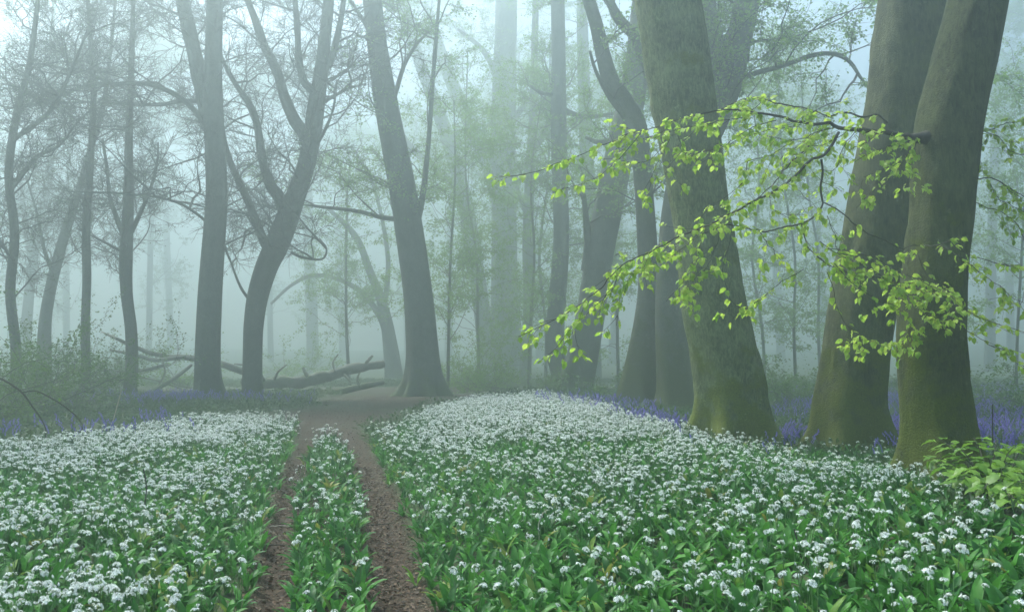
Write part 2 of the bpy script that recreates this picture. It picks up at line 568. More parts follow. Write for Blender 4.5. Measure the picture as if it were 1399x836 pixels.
def crown(limbs, nb, L1, nl, wood, lf, z0=2.0, n2=6, n3=5, leaf=0.075, up=0.03, flat=0.55, r1=0.03, spread=1.0, tri=False, wob=0.22):
    """Branches, twigs and leaves along limb paths (list of (P, R))."""
    tot = sum(np.linalg.norm(np.diff(P, axis=0), axis=1).sum() for P, R in limbs)
    P0, D0 = [], []
    for P, R in limbs:
        w = np.linalg.norm(np.diff(P, axis=0), axis=1).sum() / tot
        k = max(1, int(round(nb * w)))
        i = RNG.integers(max(1, len(P) // 8), len(P) - 1, k)
        tan = norm(P[i] - P[i - 1])
        a = RNG.uniform(0, 2 * np.pi, k)
        out = np.stack([np.cos(a), np.sin(a), RNG.uniform(-0.15, 0.7, k)], -1)
        P0.append(P[i]); D0.append(norm(out * spread + 0.45 * tan))
    P0 = np.vstack(P0); D0 = np.vstack(D0)
    s = P0[:, 2] > z0
    P0, D0 = P0[s], D0[s]
    if len(P0) == 0:
        return
    Ln = L1 * RNG.uniform(0.55, 1.25, len(P0))
    b1 = grow(P0, D0, Ln, 8, wob, up)
    wood.tubes(b1, taper(r1 * RNG.uniform(0.6, 1.3, len(b1)), 8, 0.22), 5)
    p, d, t = children(b1, n2, 0.15, 30, 65, flat)
    l2 = L1 * 0.42 * RNG.uniform(0.5, 1.2, len(p)) * (1.1 - 0.5 * t)
    b2 = grow(p, d, l2, 5, wob, up - 0.02)
    wood.tubes(b2, taper(np.full(len(b2), r1 * 0.34), 5, 0.3), 3)
    p, d, t = children(b2, n3, 0.15, 25, 60, flat)
    l3 = L1 * 0.2 * RNG.uniform(0.5, 1.2, len(p))
    b3 = grow(p, d, l3, 3, wob * 0.8, up - 0.03)
    wood.tubes(b3, taper(np.full(len(b3), r1 * 0.15 + 0.0016), 3, 0.5), 3)
    if lf is not None and nl > 0:
        allp = np.concatenate([b3.reshape(-1, 3), b2[:, 2:].reshape(-1, 3)])
        c = allp[RNG.integers(0, len(allp), nl)] + RNG.normal(size=(nl, 3)) * np.array([0.06, 0.06, 0.04])
        dv = RNG.normal(size=(nl, 3)); dv[:, 2] = dv[:, 2] * 0.4 - 0.35
        nv = RNG.normal(size=(nl, 3)) * 0.5 + np.array([0, 0, 1.0])
        lf.leaves(c, dv, nv, leaf * RNG.uniform(0.6, 1.3, nl) * (1.35 if tri else 1), 0.7, tri)


def limb_path(rows, d0, drift, n, base_z=None):
    """rows of (px, py, width px) -> resampled world path and radii; drift = metres of depth change to the tip."""
    rows = np.asarray(rows, float)
    k = len(rows)
    t = np.linspace(0, 1, k)
    d = d0 + drift * t
    P = np.stack([pix(r[0], r[1], dd) for r, dd in zip(rows, d)])
    R = rows[:, 2] * 0.5 * d / F_PX
    Q = spline(np.hstack([P, R[:, None]]), n)
    return Q[:, :3], np.maximum(Q[:, 3], 0.004)


def extend(P, R, top, n=14):
    """Carry a limb on above the frame to height top, tapering."""
    d = norm(P[-1] - P[-4])
    Ls = max(1.0, (top - P[-1][2]) / max(d[2], 0.45))
    E = grow(P[-1][None], d[None], np.array([Ls]), n, 0.06, 0.03)[0]
    R2 = R[-1] * np.linspace(1, 0.12, n)
    return np.vstack([P, E[1:]]), np.concatenate([R, R2[1:]])


def ground_base(px, d):
    x = float(pix(px, 400, d)[0])
    return x, float(height(x, d))


def build_tree(name, label, d, trunk, limbs=(), mat='bark_grey', leafm='leaf_grey', sides=20, rings=40, top=15.0, ext=True,
               nb=30, L1=2.4, nl=4000, z0=2.5, n2=6, n3=5, leaf=0.075, flare=0.0, lobes=0, fl_h=0.6, rough=0.03, group=None, cat='tree',
               flat=0.55, r1=0.03, up=0.03, seed=None, wob=0.22, spread=1.0):
    x0, z0g = ground_base(trunk[0][0], d)
    wood = MB()
    tr = np.asarray(trunk, float).copy()
    P, R = limb_path(tr, d, 0.0, rings)
    lim = P[:, 2] < 27.0
    P, R = P[lim], R[lim]
    # foot the trunk on the ground
    if P[0][2] > z0g - 0.05:
        foot = P[0].copy(); foot[2] = z0g - 0.25
        P = np.vstack([foot[None], P]); R = np.concatenate([[R[0] * 1.02], R])
    if ext and tr[-1][1] <= 6:
        P, R = extend(P, R, top)
    n = len(P)
    th = np.linspace(0, 2 * np.pi, sides, endpoint=False)
    hgt = (P[:, 2] - z0g)
    ph = RNG.uniform(0, 6.28, 4)
    mod = 1 + rough * fbm(np.stack([np.cos(th)[None] * 1.3 + ph[0] + 0 * hgt[:, None], np.sin(th)[None] * 1.3 + ph[1] + 0 * hgt[:, None],
                                    hgt[:, None] * 0.55 + 0 * th[None]], -1), 3) * 2
    if lobes:
        fh = np.exp(-np.maximum(hgt, -0.1) / fl_h)[:, None]
        lob = 0.5 + 0.5 * np.cos(lobes * th + ph[2] + 0.6 * np.sin(2 * th + ph[3]))[None]
        mod = mod * (1 + flare * fh * (0.05 + 1.1 * lob ** 2))
        mod = mod * (1 + 0.035 * np.cos(lobes * th + ph[2] + hgt[:, None] * 0.15))
    if sides >= 60:
        cs, sn = np.cos(th)[None] * 2.2 + 0 * hgt[:, None], np.sin(th)[None] * 2.2 + 0 * hgt[:, None]
        fine = fbm(np.stack([cs * 2.4 + ph[1], sn * 2.4 + ph[2], hgt[:, None] * 2.6 + 0 * cs], -1), 3)
        knot = np.clip(fbm(np.stack([cs + ph[3], sn + ph[0], hgt[:, None] * 1.7 + 0 * cs], -1), 2) - 0.28, 0, 1)
        mod = mod * (1 + 0.03 * fine + 0.16 * knot)
    wood.tube(P, R, sides, True, mod)
    paths = [(P, R)]
    br = MB()
    for lm in limbs:
        rows, drift = lm[0], lm[1]
        d1 = d + (lm[2] if len(lm) > 2 else 0.0)
        Q, S = limb_path(rows, d1, drift, max(10, 5 * len(rows)))
        if rows[-1][1] <= 6:
            Q, S = extend(Q, S, top - 2, 10)
        else:
            S = S * np.linspace(1, 0.9, len(S))
        sd_ = 10 if rows[0][2] > 8 else 7
        t2 = np.linspace(0, 2 * np.pi, sd_, endpoint=False)
        m2 = 1 + 0.16 * fbm(np.stack([np.cos(t2)[None] + 0 * S[:, None], np.sin(t2)[None] + 0 * S[:, None], np.arange(len(S))[:, None] * 0.35 + 0 * t2[None]], -1), 2)
        wood.tube(Q, S, sd_, True, m2)
        paths.append((Q, S))
    lf = MB() if nl else None
    nl = int(nl * (1.0 if leafm == 'leaf_grey' else 2.2))
    n3 += 2 if leafm != 'leaf_grey' else 3
    if nb:
        nb = int(nb * (1.6 if leafm == 'leaf_grey' else 1.25))
        crown(paths, nb, L1, nl, br, lf, z0, n2, n3 - (2 if d > 50 else 0), leaf, up, flat, r1, spread, d > 34, wob)
    base = np.array([x0, d, z0g])
    root = thing(name, label, cat, base, group)
    link('trunk', wood.mesh('trunk', M[mat], base), root)
    if br.n:
        link('branches', br.mesh('branches', M['twig'], base), root)['kind'] = 'stuff'
    if lf is not None and lf.n:
        link('crown', lf.mesh('crown', M[leafm], base, False), root)
    return root


# --- the near trees on the bank
big = build_tree('beech_tree', 'massive mossy grey-green beech with flared foot, behind the fresh leafy bough', 13.5,
    [(999, 612, 100), (999, 590, 95), (999, 560, 92), (995, 520, 90), (987, 470, 88), (977, 420, 87), (968, 360, 80), (960, 300, 77),
     (950, 230, 80), (939, 161, 86), (927, 80, 89), (913, 0, 91)],
    mat='bark_big', leafm='leaf_fresh', sides=72, rings=140, top=17, nb=34, L1=3.2, nl=3500, leaf=0.12, up=0.08, z0=8.4, flare=0.7, lobes=5, fl_h=0.28, rough=0.025)
dark = build_tree('beech_tree', 'dark beech leaning behind another trunk, moss down one flank', 13.2,
    [(1163, 612, 104), (1162, 590, 99), (1161, 550, 93), (1168, 500, 89), (1175, 450, 88), (1188, 380, 88), (1203, 300, 91), (1220, 220, 96), (1235, 150, 99), (1245, 75, 100), (1254, 0, 100)],
    mat='bark_dark', leafm='leaf_fresh', sides=64, rings=120, top=16, nb=32, L1=3.2, nl=3500, leaf=0.12, up=0.08, z0=8.2, flare=0.45, lobes=5, fl_h=0.28, rough=0.03)
stem = build_tree('beech_tree', 'smooth dark beech bearing the bright leafy bough, sapling at its foot', 9.5,
    [(1288, 650, 106), (1286, 610, 97), (1283, 570, 92), (1276, 510, 88), (1272, 450, 86), (1278, 370, 81), (1286, 300, 80), (1292, 230, 85),
     (1298, 170, 87), (1314, 104, 83), (1327, 50, 80), (1338, 0, 78)],
    mat='bark_dark', leafm='leaf_fresh', sides=64, rings=130, top=15, nb=28, L1=3.0, nl=3500, leaf=0.12, up=0.08, z0=6.8, flare=0.45, lobes=5, fl_h=0.28, rough=0.035)

# --- the mossy group behind the big beech
build_tree('beech_tree', 'mossy footed beech with a sinuous bending upper stem behind the big beech', 24.0,
    [(872, 560, 62), (873, 530, 52), (877, 490, 42), (883, 440, 34), (887, 390, 30), (884, 330, 27), (880, 270, 25), (875, 210, 26), (868, 170, 28),
     (852, 140, 26), (835, 112, 23), (824, 75, 20), (815, 35, 18), (803, -4, 17)],
    limbs=[([(897, 130, 22), (885, 90, 19), (868, 52, 17), (845, 25, 15), (832, 0, 13)], 0.3, 0.6), ([(866, 170, 12), (838, 140, 9), (815, 100, 6), (806, 70, 4)], -0.4)],
    mat='bark_moss', leafm='leaf_fresh', sides=28, rings=90, top=11, nb=14, L1=2.2, nl=2500, z0=4.2, flare=0.25, lobes=4, fl_h=0.4)
build_tree('beech_tree', 'mossy beech forking into a wide V above the big beech trunk', 23.0,
    [(926, 562, 66), (925, 535, 54), (920, 480, 46), (917, 420, 42), (920, 340, 40), (932, 260, 46), (955, 190, 54), (975, 145, 50), (972, 100, 34), (966, 50, 32), (963, 0, 30)],
    limbs=[([(978, 150, 46), (995, 105, 40), (1008, 60, 38), (1022, 0, 36)], 0.5),
           ([(1010, 108, 7), (1035, 99, 7.5), (1070, 90, 7), (1110, 76, 7), (1140, 74, 7), (1160, 84, 6), (1175, 105, 5), (1190, 125, 3)], -0.8)],
    mat='bark_moss', leafm='leaf_fresh', sides=28, rings=80, top=13, nb=40, L1=2.8, nl=10000, z0=5.0, flare=0.25, lobes=5, fl_h=0.4)
build_tree('beech_tree', 'stout slanting beech with a pale broken branch scar, beyond the white carpet', 30.0,
    [(783, 560, 62), (786, 530, 52), (797, 480, 44), (808, 420, 40), (820, 340, 40), (834, 270, 40), (848, 200, 38), (862, 140, 36), (872, 80, 34), (880, 0, 32)],
    limbs=[([(800, 370, 14), (803, 330, 12), (800, 290, 9), (796, 250, 6)], -0.5), ([(850, 190, 10), (820, 195, 8), (800, 188, 5)], 0.3), ([(868, 120, 16), (890, 100, 14), (920, 80, 10)], 0.4)],
    mat='bark_grey', leafm='leaf_fresh', sides=26, rings=60, top=13, nb=18, L1=2.4, nl=3500, z0=4.5, flare=0.2, lobes=4, fl_h=0.4)
build_tree('beech_tree', 'upright slender beech between the slanting beech and a leafy thicket', 37.0,
    [(768, 552, 34), (768, 520, 28), (758, 470, 27), (762, 400, 24), (767, 330, 22), (765, 250, 21), (763, 180, 22), (763, 100, 20), (762, 0, 18)],
    limbs=[([(767, 150, 9), (800, 160, 7), (840, 155, 5)], 0.6), ([(764, 130, 8), (742, 128, 6), (725, 118, 4)], -0.4)],
    mat='bark_grey', leafm='leaf_fresh', sides=22, rings=50, top=14, nb=26, L1=2.6, nl=6000, z0=4.5, flare=0.2, lobes=4, fl_h=0.4)
build_tree('beech_tree', 'pale hazy beech standing behind the upright slender beech', 58.0,
    [(812, 540, 24), (811, 470, 20), (808, 380, 20), (805, 280, 20), (800, 180, 18), (797, 100, 17), (795, 0, 15)],
    mat='bark_grey', leafm='leaf_fresh', sides=16, rings=30, top=15, nb=26, L1=2.8, nl=6000, z0=5.0)
build_tree('beech_tree', 'thin pale beech forking low in the haze beside the broad trunk', 52.0,
    [(717, 545, 20), (718, 500, 17), (722, 420, 15), (721, 330, 15), (724, 240, 14), (728, 160, 11), (730, 80, 10), (732, 0, 9)],
    limbs=[([(722, 215, 9), (742, 185, 8), (758, 140, 6), (768, 90, 4)], 0.5), ([(722, 300, 7), (700, 240, 6), (690, 200, 4)], -0.5)],
    mat='bark_grey', leafm='leaf_fresh', sides=14, rings=30, top=15, nb=28, L1=2.6, nl=6000, z0=3.0)

# --- the middle: leaning beech by the path, broad hazy trunk, arched trees
mid = build_tree('beech_tree', 'tall beech leaning back over the path, wide mossy root flare', 30.0,
    [(580, 552, 62), (580, 535, 56), (579, 505, 47), (577, 470, 43), (573, 420, 41), (567, 370, 40), (560, 320, 39), (552, 270, 37), (543, 220, 35), (533, 170, 33),
     (524, 120, 31), (515, 60, 28), (508, 0, 26)],
    limbs=[([(566, 318, 10), (576, 275, 8.5), (583, 220, 7.5), (588, 160, 6.5), (592, 100, 6), (597, 40, 5), (600, 0, 4.5)], 0.3),
           ([(545, 300, 8), (520, 297, 7), (490, 289, 6), (450, 284, 5), (415, 280, 3)], -1.0),
           ([(512, 45, 9), (496, 28, 7), (486, 12, 5), (478, 0, 4)], 0.2),
           ([(538, 135, 7), (552, 90, 6), (570, 60, 5), (590, 40, 3)], 0.5)],
    mat='bark_grey', leafm='leaf_fresh', sides=40, rings=80, top=16, nb=30, L1=2.8, nl=5000, z0=4.6, flare=0.5, lobes=7, fl_h=0.4)
build_tree('beech_tree', 'broad straight hazy trunk draped in fresh green leaf', 62.0,
    [(688, 545, 44), (688, 500, 38), (688, 420, 35), (689, 330, 34), (688, 240, 33), (688, 160, 33), (690, 80, 31), (692, 0, 30)],
    limbs=[([(690, 270, 9), (670, 215, 8), (640, 196, 6), (610, 200, 4)], -1.2), ([(688, 180, 10), (720, 140, 8), (745, 120, 5)], -0.8), ([(686, 120, 10), (660, 70, 8), (625, 40, 5)], -0.8)],
    mat='bark_grey', leafm='leaf_fresh', sides=22, rings=40, top=18, nb=52, L1=3.6, nl=15000, z0=2.4, flare=0.2, lobes=4)
build_tree('beech_tree', 'slanting pale trunk running up behind the leaning beech', 66.0,
    [(664, 540, 26), (663, 470, 24), (655, 400, 22), (644, 330, 22), (634, 270, 21), (612, 190, 20), (590, 130, 18), (565, 60, 16), (548, 0, 14)],
    limbs=[([(634, 270, 14), (600, 235, 12), (560, 200, 10), (530, 150, 8)], 0.6)],
    mat='bark_grey', leafm='leaf_fresh', sides=16, rings=36, top=17, nb=40, L1=3.0, nl=9000, z0=4.0)
build_tree('beech_tree', 'oblique pale limb-like trunk crossing towards the broad hazy trunk', 72.0,
    [(700, 540, 24), (702, 480, 23), (698, 400, 22), (690, 320, 22), (672, 240, 22), (648, 180, 21), (620, 120, 19), (598, 60, 16), (580, 0, 14)],
    mat='bark_grey', leafm='leaf_fresh', sides=14, rings=30, top=18, nb=36, L1=3.2, nl=9000, z0=4.0)
build_tree('beech_tree', 'misty tree bowing over in an arch above the fallen log', 54.0,
    [(541, 548, 32), (539, 520, 27), (534, 480, 22), (528, 440, 17), (519, 405, 13), (505, 370, 11), (490, 330, 9), (470, 305, 8), (448, 285, 5)],
    limbs=[([(531, 470, 10), (520, 435, 9), (500, 405, 8), (475, 387, 7), (445, 377, 6), (420, 378, 6), (395, 392, 5), (370, 415, 4)], -1.0),
           ([(525, 420, 8), (530, 360, 7), (522, 300, 6), (505, 240, 5), (480, 200, 4)], 0.6)],
    mat='bark_grey', leafm='leaf_fresh', sides=18, rings=40, ext=False, nb=20, L1=2.4, nl=2500, z0=2.0, flare=0.2, lobes=4)
build_tree('beech_tree', 'straight ghostly trunk rising behind the fallen log', 92.0,
    [(428, 530, 20), (427, 470, 17), (424, 380, 16), (420, 280, 15), (418, 180, 14), (415, 80, 13), (414, 0, 12)],
    mat='bark_grey', leafm='leaf_mid', sides=12, rings=24, top=19, nb=44, L1=3.6, nl=6000, z0=4.0)

# --- the two dark forked trees on the other side of the path
build_tree('beech_tree', 'dark straight beech forking high into two near-parallel stems', 26.5,
    [(288, 565, 50), (288, 545, 43), (285, 520, 36), (284, 470, 34), (287, 400, 32), (292, 330, 30), (296, 270, 29), (294, 200, 28), (290, 140, 29), (291, 90, 24), (293, 0, 22)],
    limbs=[([(286, 160, 26), (277, 125, 23), (268, 85, 21), (258, 40, 20), (249, 0, 20)], 0.3),
           ([(282, 172, 9), (266, 152, 8), (245, 133, 7.5), (218, 120, 7), (190, 114, 6), (155, 115, 5.5), (125, 116, 5), (95, 126, 4), (50, 142, 3), (5, 150, 2)], -1.5),
           ([(281, 140, 7), (255, 138, 6.5), (220, 143, 6), (180, 143, 5), (145, 141, 4), (100, 140, 3), (40, 146, 2)], 1.0),
           ([(150, 115, 5), (120, 100, 4.5), (95, 96, 4), (60, 88, 3), (20, 90, 2)], -0.5, -1.2),
           ([(284, 305, 4.5), (268, 292, 4), (245, 278, 4), (215, 270, 3.5), (170, 265, 3.5), (130, 263, 3), (92, 262, 2)], -1.6)],
    mat='bark_grey', leafm='leaf_grey', sides=26, rings=70, top=14, nb=46, L1=2.5, nl=4500, z0=4.0, n2=8, n3=6, flare=0.25, lobes=5, fl_h=0.35, leaf=0.05)
build_tree('beech_tree', 'many-limbed dark tree curving up from a narrow foot into crooked forks', 28.5,
    [(345, 562, 34), (345, 540, 29), (345, 500, 27), (346, 450, 27), (352, 405, 29), (364, 365, 31), (378, 335, 33), (392, 300, 31), (405, 265, 27), (417, 230, 25), (426, 190, 24),
     (431, 150, 24), (437, 110, 20), (443, 60, 17), (449, 0, 15)],
    limbs=[([(392, 300, 20), (382, 272, 18), (368, 250, 15), (358, 215, 13), (352, 175, 11), (342, 145, 10), (325, 120, 8), (310, 95, 6), (296, 60, 5)], -0.6),
           ([(372, 350, 16), (358, 325, 13), (345, 290, 12), (332, 260, 11), (318, 230, 10), (308, 200, 8), (302, 160, 6)], 0.5),
           ([(418, 185, 20), (402, 165, 17), (388, 130, 15), (377, 95, 13), (360, 60, 12), (348, 25, 10), (338, 0, 9)], 0.4),
           ([(428, 125, 13), (414, 110, 11), (408, 75, 10), (406, 35, 9), (403, 0, 8)], -0.4),
           ([(434, 105, 12), (452, 80, 10), (462, 45, 9), (470, 0, 7)], 0.3),
           ([(398, 345, 4.5), (415, 352, 4), (440, 354, 3.5), (446, 340, 2.5), (436, 325, 1.5)], -0.6),
           ([(430, 150, 6), (450, 135, 5), (480, 120, 4), (500, 115, 3)], 0.5),
           ([(420, 215, 6), (440, 185, 5), (455, 150, 4), (460, 110, 3)], -0.5),
           ([(350, 420, 5), (330, 395, 4), (316, 360, 3), (305, 330, 2)], -0.4)],
    mat='bark_grey', leafm='leaf_grey', sides=24, rings=70, top=14, nb=70, L1=2.6, nl=6000, z0=3.6, n2=8, n3=6, flare=0.2, lobes=4, leaf=0.055)

# --- thin trees on the far side of the bluebells
build_tree('hawthorn_tree', 'slim kinked tree branching into upright stems beside the fallen branches', 28.0,
    [(176, 560, 22), (177, 540, 19), (180, 500, 17), (179, 450, 16), (173, 400, 16), (172, 350, 18), (174, 310, 16), (176, 260, 13), (176, 200, 11), (178, 140, 9), (180, 80, 8), (182, 0, 6)],
    limbs=[([(170, 325, 8), (160, 300, 7), (150, 270, 6), (146, 230, 5), (140, 190, 4)], 0.4), ([(178, 320, 7), (192, 290, 6), (205, 260, 5), (215, 220, 4), (216, 195, 3)], -0.4),
           ([(176, 350, 4), (150, 335, 4), (125, 322, 3), (104, 312, 2)], -0.5)],
    mat='bark_grey', leafm='leaf_grey', sides=16, rings=50, top=12, nb=44, L1=1.8, nl=4000, z0=3.2, n2=8, n3=6, leaf=0.045, r1=0.02, wob=0.3, cat='tree')
build_tree('hawthorn_tree', 'thin ivy-rough pole of a tree at the edge of the thicket', 27.0,
    [(118, 562, 15), (118, 530, 13), (117, 450, 12), (119, 380, 11), (118, 320, 11), (121, 260, 10), (125, 200, 9), (128, 130, 8), (124, 60, 7), (120, 0, 5)],
    mat='bark_grey', leafm='leaf_grey', sides=12, rings=50, top=12, nb=44, L1=2.0, nl=4500, z0=3.2, n2=8, n3=6, leaf=0.05, rough=0.12, r1=0.02, wob=0.3, cat='tree')
build_tree('hawthorn_tree', 'slanting dusky tree rising out of the bramble thicket', 32.0,
    [(60, 540, 24), (61, 450, 17), (68, 400, 15), (80, 350, 14), (95, 300, 12), (108, 260, 10), (122, 210, 8), (140, 150, 7), (150, 80, 5), (158, 0, 4)],
    limbs=[([(75, 380, 6), (60, 340, 5), (50, 290, 4), (35, 240, 3)], 0.5)],
    mat='bark_grey', leafm='leaf_grey', sides=12, rings=36, top=13, nb=48, L1=2.2, nl=5000, z0=2.6, n2=8, n3=6, leaf=0.055, r1=0.02, wob=0.3, cat='tree')
build_tree('hawthorn_tree', 'crooked twiggy tree over the brambles with a dense mesh of twigs', 23.0,
    [(20, 560, 18), (22, 480, 14), (14, 400, 13), (20, 320, 12), (12, 240, 11), (22, 160, 10), (40, 90, 8), (52, 0, 6)],
    limbs=[([(14, 260, 7), (50, 215, 6), (80, 200, 4), (110, 160, 3)], 0.6), ([(20, 190, 7), (70, 150, 6), (100, 90, 5), (120, 40, 3)], -0.6), ([(14, 350, 5), (-20, 300, 4), (-40, 240, 3)], 0.3)],
    mat='bark_grey', leafm='leaf_grey', sides=12, rings=40, top=11, nb=60, L1=2.0, nl=7000, z0=2.2, n2=8, n3=6, leaf=0.05, r1=0.02, wob=0.3, cat='tree')
build_tree('hawthorn_tree', 'faint forked tree in the pale gap beside the dusky slanting tree', 62.0,
    [(30, 540, 18), (38, 420, 14), (50, 320, 12), (66, 240, 11), (72, 160, 9), (70, 80, 7), (74, 0, 5)],
    limbs=[([(44, 370, 8), (34, 300, 7), (28, 240, 5), (30, 190, 3)], 0.5)],
    mat='bark_grey', leafm='leaf_grey', sides=10, rings=30, top=15, nb=48, L1=2.8, nl=6000, z0=3.0, n2=7, n3=5, leaf=0.06, wob=0.28, cat='tree')

# --- young beeches in fresh leaf, layered sprays
young = [(612, 35, 130, 'with airy green sprays beside the leaning beech'), (655, 42, 60, 'in thin green leaf before the broad hazy trunk'), (722, 38, 120, 'in pale leaf beside the thin forking beech'),
         (745, 46, 40, 'with faint leaf layers behind the upright slender beech'), (1088, 36, 60, 'with speckled leaf in the open gap beside the massive beech'), (1122, 44, 20, 'in faint leaf near the flank of the dark beech'),
         (478, 44, 200, 'with green tips over the fallen log'), (1388, 30, 90, 'in shaded leaf beyond the bough beech'), (1045, 40, 30, 'tall and thin behind the massive beech'), (845, 40, 80, 'in leaf behind the slanting beech')]
for k, (px, d, yt, where) in enumerate(young):
    b_ = RNG.uniform(-25, 25)
    build_tree('young_beech', 'young slender beech ' + where, d,
               [(px, 535, 5), (px + b_ * 0.2, 450, 4.2), (px + b_ * 0.5 + RNG.uniform(-12, 12), 350, 3.5), (px + b_ * 0.8 + RNG.uniform(-14, 14), 240, 2.6), (px + b_ * 1.5, yt + 7, 1.4)],
               mat='bark_grey', leafm='leaf_fresh', sides=8, rings=24, ext=False, nb=34, L1=2.6, nl=5200, z0=1.4, n2=6, n3=3, leaf=0.085, flat=0.18, r1=0.014, up=0.0,
               group='young beeches in fresh leaf')

# --- faint trunks lost in the far mist and trees just beyond the frame
far = [(235, 80, 10, 'between the slim kinked tree and the dark straight beech'), (330, 90, 10, 'between the two dark forked beeches'), (372, 72, 8, 'above the thick end of the fallen log'),
       (470, 85, 11, 'over the propped end of the fallen log'), (505, 95, 9, 'under the arch of the bowing tree'), (612, 82, 11, 'just past the root flare of the leaning beech'),
       (628, 70, 8, 'between the leaning beech and the slanting pale trunk'), (740, 78, 11, 'between the thin forking beech and the upright slender beech'), (784, 90, 11, 'hard by the upright slender beech'),
       (836, 68, 12, 'framed by the slanting beech and the sinuous stem'), (900, 84, 11, 'behind the mossy footed pair'), (1068, 72, 12, 'in the open gap beside the massive beech'),
       (1092, 88, 9, 'in the middle of the gap beside the massive beech'), (1130, 76, 11, 'close past the mossy flank of the dark beech'), (1228, 82, 9, 'in the slit between the two dark trunks'),
       (1352, 52, 15, 'past the bough beech, above the shaded bluebells'), (1382, 68, 12, 'at the shaded end beyond the bough beech'), (140, 78, 9, 'between the thin pole tree and the slim kinked tree'),
       (-40, 52, 14, 'beyond the crooked twiggy tree, outside the picture'), (1440, 46, 18, 'beyond the bough beech, outside the picture'), (1056, 52, 8, 'slender, near the foot of the massive beech'),
       (200, 62, 9, 'behind the tangle of fallen grey limbs'), (90, 70, 10, 'over the sprawling bramble mound'), (560, 88, 10, 'behind the stem of the leaning beech')]
for k, (px, d, w, where) in enumerate(far):
    if k in (1, 4, 6, 8, 10, 12, 14, 17, 20):
        continue
    d = d * 1.38
    ln = RNG.uniform(-40, 40)
    zz = 4.0 if k % 3 else 2.5
    build_tree('woodland_tree', 'pale misty tree ' + where, d,
               [(px, 532, w * 1.3), (px + ln * 0.1, 470, w), (px + ln * 0.3 + RNG.uniform(-6, 6), 330, w * 0.9), (px + ln * 0.6 + RNG.uniform(-10, 10), 190, w * 0.8), (px + ln, 0, w * 0.65)],
               mat='bark_grey', leafm='leaf_mid' if px < 450 else 'leaf_fresh', sides=8, rings=16, top=19, nb=38, L1=5.0, nl=9000, z0=zz, n2=5, n3=4, leaf=0.15,
               group='pale trees lost in the far mist', r1=0.04)
for (px, d, w, where) in ((-620, 9, 80, 'level side, abreast of the path'), (1950, 10, 90, 'bank, past the sapling'), (-300, 17, 50, 'far side of the brambles'), (1800, 20, 50, 'bank, past the shaded bluebells')):
    x = (px - CX) * d / F_PX
    build_tree('woodland_tree', 'beech outside the picture on the ' + where, d,
               [(px, 700, w * 1.2), (px, 560, w), (px + 10, 300, w * 0.9), (px - 5, 0, w * 0.8)],
               mat='bark_dark', leafm='leaf_fresh', sides=16, rings=24, top=14, nb=26, L1=3.4, nl=4500, z0=4.5, n2=5, n3=4, leaf=0.13, group='beeches outside the picture', flare=0.2, lobes=4)


# ------------------------------------------------------------------ the bright leafy bough
def leaf_mesh(name, mats, ln, wd, droop, fold, pleat=0.05, rows=6, bud=True, seed=0):
    """One broad leaf along +X from the origin, drooping, pleated along its side veins."""
    r = np.random.default_rng(seed)
    t = np.linspace(0, 1, rows)
    half = wd * 0.5 * np.sin(np.pi * np.clip(t, 0, 1) ** 0.75) ** 0.8
    half[0] = 0.04 * wd
    half[-1] = 0.0
    ang = -droop * t
    dx = np.concatenate([[0], np.cumsum(np.cos(ang)[:-1])]) * ln / (rows - 1)
    dz = np.concatenate([[0], np.cumsum(np.sin(ang)[:-1])]) * ln / (rows - 1)
    pl = pleat * wd * np.where(np.arange(rows) % 2, 1, -1)
    V = []
    for i in range(rows):
        for s in (-1, 0, 1):
            V.append((dx[i], s * half[i], dz[i] + (fold * half[i] if s else 0) + (pl[i] if s else 0) + r.normal() * 0.01 * wd))
    Fs = []
    for i in range(rows - 1):
        a = i * 3
        Fs += [(a, a + 1, a + 4, a + 3), (a + 1, a + 2, a + 5, a + 4)]
    b = MB()
    b.add(np.array(V), np.array(Fs))
    if bud:
        l = ln * 0.2
        for s in (-1, 1):
            b.add(np.array([(-l * 0.3, 0, 0.001), (l * 0.3, s * l * 0.3, 0.004), (l * 0.8, s * l * 0.5, -0.002), (l * 0.3, s * l * 0.05, 0.006)]), np.array([(0, 1, 2, 3)]), 1)
    return b.mesh(name, mats)


BM = [leaf_mesh('beech_leaf', [M['leaf_bough'], M['bud']], 0.060, 0.039, dr, fo, 0.06, 7, True, k)
      for k, (dr, fo) in enumerate(((0.5, 0.25), (0.8, 0.35), (1.1, 0.2), (0.4, -0.15)))]

A_MAIN = [(1292, 180, 30), (1266, 187, 22), (1246, 189, 14), (1225, 185, 10), (1195, 177, 8), (1165, 174, 7), (1140, 172, 6), (1120, 166, 5), (1095, 168, 4.5), (1060, 162, 4), (1030, 158, 3.4), (1010, 154, 3), (985, 152, 2.6),
          (958, 156, 2.4), (920, 165, 2.2), (880, 175, 2), (850, 182, 2), (808, 198, 1.8), (770, 214, 1.6), (740, 227, 1.5), (705, 238, 1.3), (682, 241, 1.1)]
